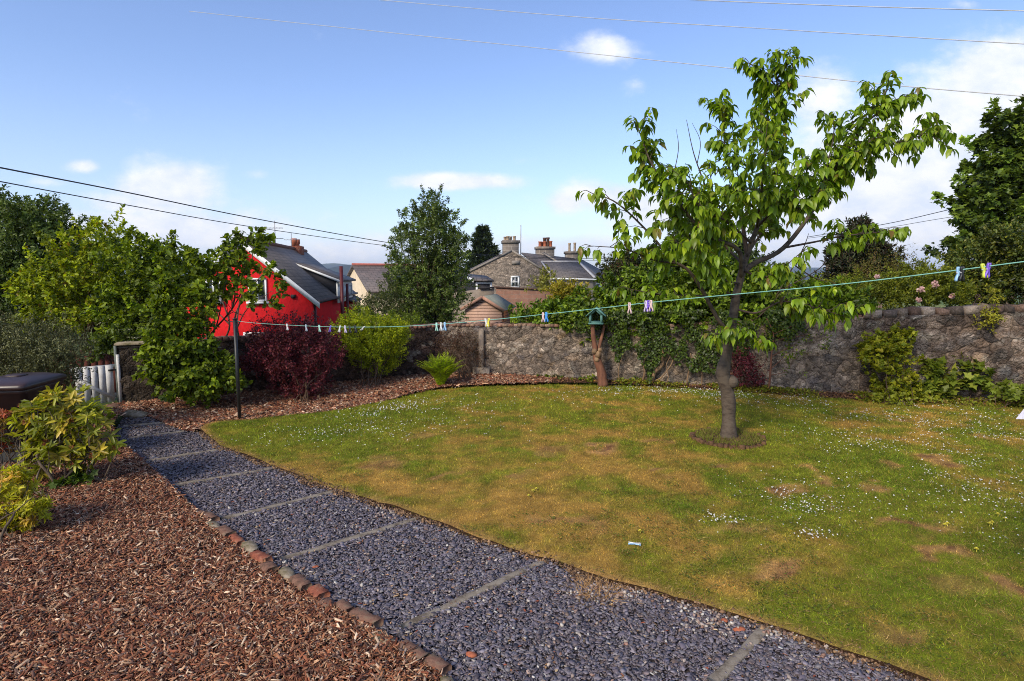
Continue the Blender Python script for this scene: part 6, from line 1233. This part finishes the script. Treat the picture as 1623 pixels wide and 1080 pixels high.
for a, c_, l, tl in [(1519, 'peg_skyblue', 'light blue peg seen edge on before the big shrub', 0), (1525, 'peg_black', 'dark peg pressed against the light blue one', 0), (1558, 'peg_lime', 'lime green peg beside the round topped purple one', .25), (1567, 'peg_purple', 'purple peg nearest the camera on the line', -.1)]:
    peg(a, c_, l, size=.078, splay=.45, tilt=tl, turn=.9)
# peg dropped on the lawn
c = gp(1006, 862, .055); f = Fr(c, (1, -.25, 0), (.25, 1, 0)); root = empty('clothes_peg', c, 'pale blue and white peg dropped on the lawn', 'peg')
for sg in (-1, 1):
    mb = MB(); loft(mb, [[(t, sg * .006 + sg * .010 * abs(t) / .05 - .004, -.004), (t, sg * .006 + sg * .010 * abs(t) / .05 + .004, -.004), (t, sg * .006 + sg * .010 * abs(t) / .05 + .004, .005), (t, sg * .006 + sg * .01 * abs(t) / .05 - .004, .005)] for t in np.linspace(-.05, .05, 9)], f); mb.build('prong', M['peg_skyblue'] if sg < 0 else M['peg_white'], root)
# white cloth pegged beyond the edge of view, its corner swinging in
cb = at(1610, 664, 3.05); tpz = at(1623, 415, 3.05)[2]; V = []; nu, nv = 22, 26
for j in range(nv):
    for i in range(nu):
        a, b = i / (nu - 1), j / (nv - 1); top = lp(1623, 415) + ldir * (.42 + .62 * a); lowp = cb + V3((.62 * a * ldir[0], .62 * a * ldir[1], .0)) + V3((0, 0, -.0 + (-.09 * (1 - abs(a * 2 - 1)) if 0 else .12 * a)))
        p = top * (1 - b) + lowp * b; V.append(p + lnm * (.02 * math.sin(a * 14) * b + .01 * math.sin(b * 9 + a * 5)) + (0, 0, -.0))
V = np.array(V); ix = np.arange(nu * nv).reshape(nv, nu); q = np.stack([ix[:-1, :-1], ix[:-1, 1:], ix[1:, 1:], ix[1:, :-1]], -1).reshape(-1, 4)
np_mesh('hanging_cloth', np.concatenate([V, V + lnm * .004]), [q, q[:, ::-1] + nu * nv], M['cloth'], org=V[0], smooth=True, label='white cloth corner hanging from the clothes line', cat='laundry')

# ------------------------------------------------------------------ overhead cables
def cable(pts, r, mat, label, cat='cable', group=None):
    mb = MB(); P = [at(*p) for p in pts]; mb.tube(smooth_line(P, 6), r, 5); mb.build('overhead_cable', M[mat], org=P[0], smooth=True, label=label, cat=cat, group=group)
cable([(-40, 257, 11), (0, 266, 12), (200, 305, 16), (400, 346, 21), (610, 384, 28), (740, 402, 34), (900, 409.5, 41), (1010, 409, 46), (1200, 402, 55)], .016, 'cable', 'upper of the two black cables sagging toward the granite house')
cable([(-40, 279, 11), (0, 288, 12), (200, 325, 16), (400, 360, 21), (606, 389, 28), (740, 403.5, 34), (900, 412, 41), (1010, 412.5, 46), (1200, 406, 55)], .012, 'cable', 'lower and thinner of the two black cables sagging toward the granite house')
cable([(300, 18, 26), (465, 36, 24), (820, 73, 19), (1190, 112, 14), (1400, 134, 12), (1623, 153, 10.5), (1750, 163, 10)], .010, 'cable_pale', 'lowest pale cable crossing the sky behind the cherry top')
cable([(560, -4, 24), (600, 0, 23), (900, 26, 18), (1200, 45, 14), (1623, 70, 10.5), (1750, 77, 10)], .009, 'cable_pale', 'middle pale cable high in the sky')
cable([(1040, -4, 16), (1095, 0, 15), (1350, 10, 12), (1623, 17.5, 10.5), (1750, 20, 10)], .009, 'cable_pale', 'topmost pale cable at the upper edge of the sky')
cable([(1280, 376, 40), (1400, 356, 34), (1490, 336, 30), (1700, 285, 22)], .018, 'cable', 'short dark cable running behind the maple tree')
cable([(1280, 378, 40), (1400, 362, 34), (1490, 347, 30), (1700, 315, 22)], .012, 'cable', 'thin grey cable just below the short dark one by the maple')
# pole tops beyond the hedge, and low pinkish roof between cypress and wall
bp = at(1311, 470, 30); mb = MB(); mb.tube([V3((bp[0], bp[1], -3)), at(1312, 415, 30)], .09, 8); root = empty('wooden_pole', V3((bp[0], bp[1], -3)), 'slender dark utility pole beyond the hedge beside the cypress', 'pole'); mb.build('pole', M['bark'], root)
a = at(1330, 462, 19); b = at(1400, 462, 19); root = empty('outhouse', flat(a) + (0, 0, -1.5), 'low pinkish rendered outhouse wall behind the wall coping', 'outhouse')
mb = MB(); mb.box(a[0], b[0], 19, 21, -1.6, at(1350, 468, 19)[2]); mb.build('wall', pm('pink_render', (.36, .24, .19), (.28, .18, .15), 2, .95, .4, .01), root)
mb = MB(); mb.box(a[0] - .2, b[0] + .1, 18.8, 21.2, at(1350, 467.9, 19)[2], at(1350, 461, 19)[2]); mb.build('roof', M['pot_dark'], root)
# ------------------------------------------------------------------ camera, sun, sky
cam = bpy.data.cameras.new('camera'); co = bpy.data.objects.new('camera', cam); COL.objects.link(co); SC.camera = co
co.location = (0, 0, CH); co.rotation_euler = (PI / 2 - PIT, 0, 0); cam.sensor_width = 36; cam.lens = FPX / 1623 * 36; cam.clip_start = .05; cam.clip_end = 20000
TS = nrm(V3((-.50, -.66, .62)))
sl = bpy.data.lights.new('sun', 'SUN'); so = bpy.data.objects.new('sun', sl); COL.objects.link(so); so.rotation_euler = Vector(TS).to_track_quat('Z', 'Y').to_euler(); so.location = (0, 0, 30)
sl.energy = 2.5; sl.angle = math.radians(14); sl.color = (1, .90, .72)
w = bpy.data.worlds.new('World'); SC.world = w; w.use_nodes = True; nt = w.node_tree; nt.nodes.clear()
sky = nd(nt, 'ShaderNodeTexSky', sky_type='NISHITA'); sky.sun_disc = False; sky.sun_elevation = math.asin(TS[2]); sky.sun_rotation = math.atan2(TS[0], TS[1]); sky.air_density = 1.0; sky.dust_density = .6; sky.ozone_density = 1.6; sky.altitude = 100
tc = nd(nt, 'ShaderNodeTexCoord').outputs['Generated']; sp = nd(nt, 'ShaderNodeSeparateXYZ'); nt.links.new(tc, sp.inputs[0])
ysafe = mth(nt, 'MAXIMUM', sp.outputs[1], .05); U = mth(nt, 'DIVIDE', sp.outputs[0], ysafe); Vv = mth(nt, 'DIVIDE', sp.outputs[2], ysafe)
cb = nd(nt, 'ShaderNodeCombineXYZ'); nt.links.new(U, cb.inputs[0]); nt.links.new(Vv, cb.inputs[1]); st = nd(nt, 'ShaderNodeMapping'); st.inputs['Scale'].default_value = (1, 1.6, 1); nt.links.new(cb.outputs[0], st.inputs[0])
na = noise(nt, st.outputs[0], 4.0, 8, .62); nb = noise(nt, st.outputs[0], 14.0, 8, .6); nz = mth(nt, 'ADD', mth(nt, 'MULTIPLY', mth(nt, 'SUBTRACT', na, .5), 2.2), mth(nt, 'MULTIPLY', mth(nt, 'SUBTRACT', nb, .5), 1.6))
clouds = [(262, 300, 85, 42, 1.0), (235, 325, 130, 26, .75), (135, 263, 30, 13, .7), (210, 268, 22, 9, .35), (955, 78, 58, 24, .75), (1002, 140, 30, 16, .35), (725, 288, 105, 14, .85), (820, 255, 60, 10, .25), (900, 320, 40, 22, .7), (960, 312, 90, 26, .75), (1040, 340, 110, 40, .75), (1300, 155, 60, 60, .6), (1290, 210, 60, 50, .4), (1440, 112, 36, 16, .4), (1530, 8, 34, 10, .4), (1610, 150, 120, 75, 1.25), (1560, 230, 180, 100, 1.3), (1450, 310, 210, 110, 1.3), (1330, 360, 190, 70, 1.1), (1420, 390, 280, 60, 1.1), (405, 277, 30, 10, .35), (520, 400, 330, 30, .55), (80, 290, 50, 10, .3), (200, 365, 260, 40, .85), (900, 392, 300, 24, .6), (1010, 205, 30, 12, .3)]
tot = None
for a, b, rx, ry, s_ in clouds:
    d = ray(a, b); u0, v0 = d[0] / d[1], d[2] / d[1]; ru, rw = rx / FPX, ry / FPX
    e = mth(nt, 'ADD', mth(nt, 'POWER', mth(nt, 'ABSOLUTE', mth(nt, 'DIVIDE', mth(nt, 'SUBTRACT', U, float(u0)), ru)), 2.0), mth(nt, 'POWER', mth(nt, 'ABSOLUTE', mth(nt, 'DIVIDE', mth(nt, 'SUBTRACT', Vv, float(v0)), rw)), 2.0))
    g_ = mth(nt, 'MULTIPLY', mth(nt, 'EXPONENT', mth(nt, 'MULTIPLY', e, -.9)), s_ * 1.25); tot = g_ if tot is None else mth(nt, 'MAXIMUM', tot, g_)
mk = nd(nt, 'ShaderNodeMapRange', interpolation_type='SMOOTHSTEP'); nt.links.new(mth(nt, 'ADD', tot, mth(nt, 'MULTIPLY', nz, .50)), mk.inputs[0]); mk.inputs[1].default_value = .20; mk.inputs[2].default_value = .86
front = mth(nt, 'GREATER_THAN', sp.outputs[1], .06)
bk = nd(nt, 'ShaderNodeMapRange', interpolation_type='SMOOTHSTEP'); nt.links.new(noise(nt, tc, 2.2, 7, .6), bk.inputs[0]); bk.inputs[1].default_value = .48; bk.inputs[2].default_value = .68
mask = mth(nt, 'ADD', mth(nt, 'MULTIPLY', mk.outputs[0], front), mth(nt, 'MULTIPLY', mth(nt, 'MULTIPLY', bk.outputs[0], .8), mth(nt, 'SUBTRACT', 1.0, front)))
hz = nd(nt, 'ShaderNodeMapRange'); nt.links.new(sp.outputs[2], hz.inputs[0]); hz.inputs[1].default_value = 0.0; hz.inputs[2].default_value = .30; hz.inputs[3].default_value = 1; hz.inputs[4].default_value = 0
SKYS = .15
base = mix(nt, 1.0, sky.outputs[0], (.74, .75, .88), 'MULTIPLY'); K_ = lambda *c: tuple(v / SKYS for v in c)
base = mix(nt, mth(nt, 'MULTIPLY', mth(nt, 'POWER', hz.outputs[0], 1.6), .42), base, K_(.43, .49, .62))
shade = nd(nt, 'ShaderNodeMapRange'); nt.links.new(nb, shade.inputs[0]); shade.inputs[1].default_value = .35; shade.inputs[2].default_value = .62; shade.inputs[3].default_value = .0; shade.inputs[4].default_value = 1
cc = mix(nt, shade.outputs[0], K_(.50, .55, .67), K_(.64, .65, .68))
col = mix(nt, mask, base, cc)
bg = nd(nt, 'ShaderNodeBackground'); nt.links.new(col, bg.inputs[0]); bg.inputs[1].default_value = SKYS; wo = nd(nt, 'ShaderNodeOutputWorld'); nt.links.new(bg.outputs[0], wo.inputs[0])
SC.view_settings.view_transform = 'Standard'; SC.view_settings.look = 'None'; SC.view_settings.exposure = 0.76; SC.view_settings.gamma = 1
hm = bpy.data.materials.new('haze_air'); hm.use_nodes = True; hn = hm.node_tree; hn.nodes.clear()
pv = nd(hn, 'ShaderNodeVolumePrincipled'); pv.inputs['Color'].default_value = (.72, .82, 1, 1); pv.inputs['Density'].default_value = .00016; pv.inputs['Anisotropy'].default_value = .2; ho = nd(hn, 'ShaderNodeOutputMaterial'); hn.links.new(pv.outputs[0], ho.inputs['Volume'])
mb = MB(); mb.box(-4600, 4600, -500, 5600, -60, 130); mb.build('haze', hm, kind='stuff', label='thin blue summer haze over the far country', cat='haze')
SC.render.engine = 'CYCLES'; SC.cycles.use_denoising = True; SC.cycles.denoising_prefilter = 'NONE'; SC.cycles.pixel_filter_type = 'BLACKMAN_HARRIS'; SC.cycles.filter_width = 1.0; SC.cycles.max_bounces = 6; SC.cycles.transparent_max_bounces = 6
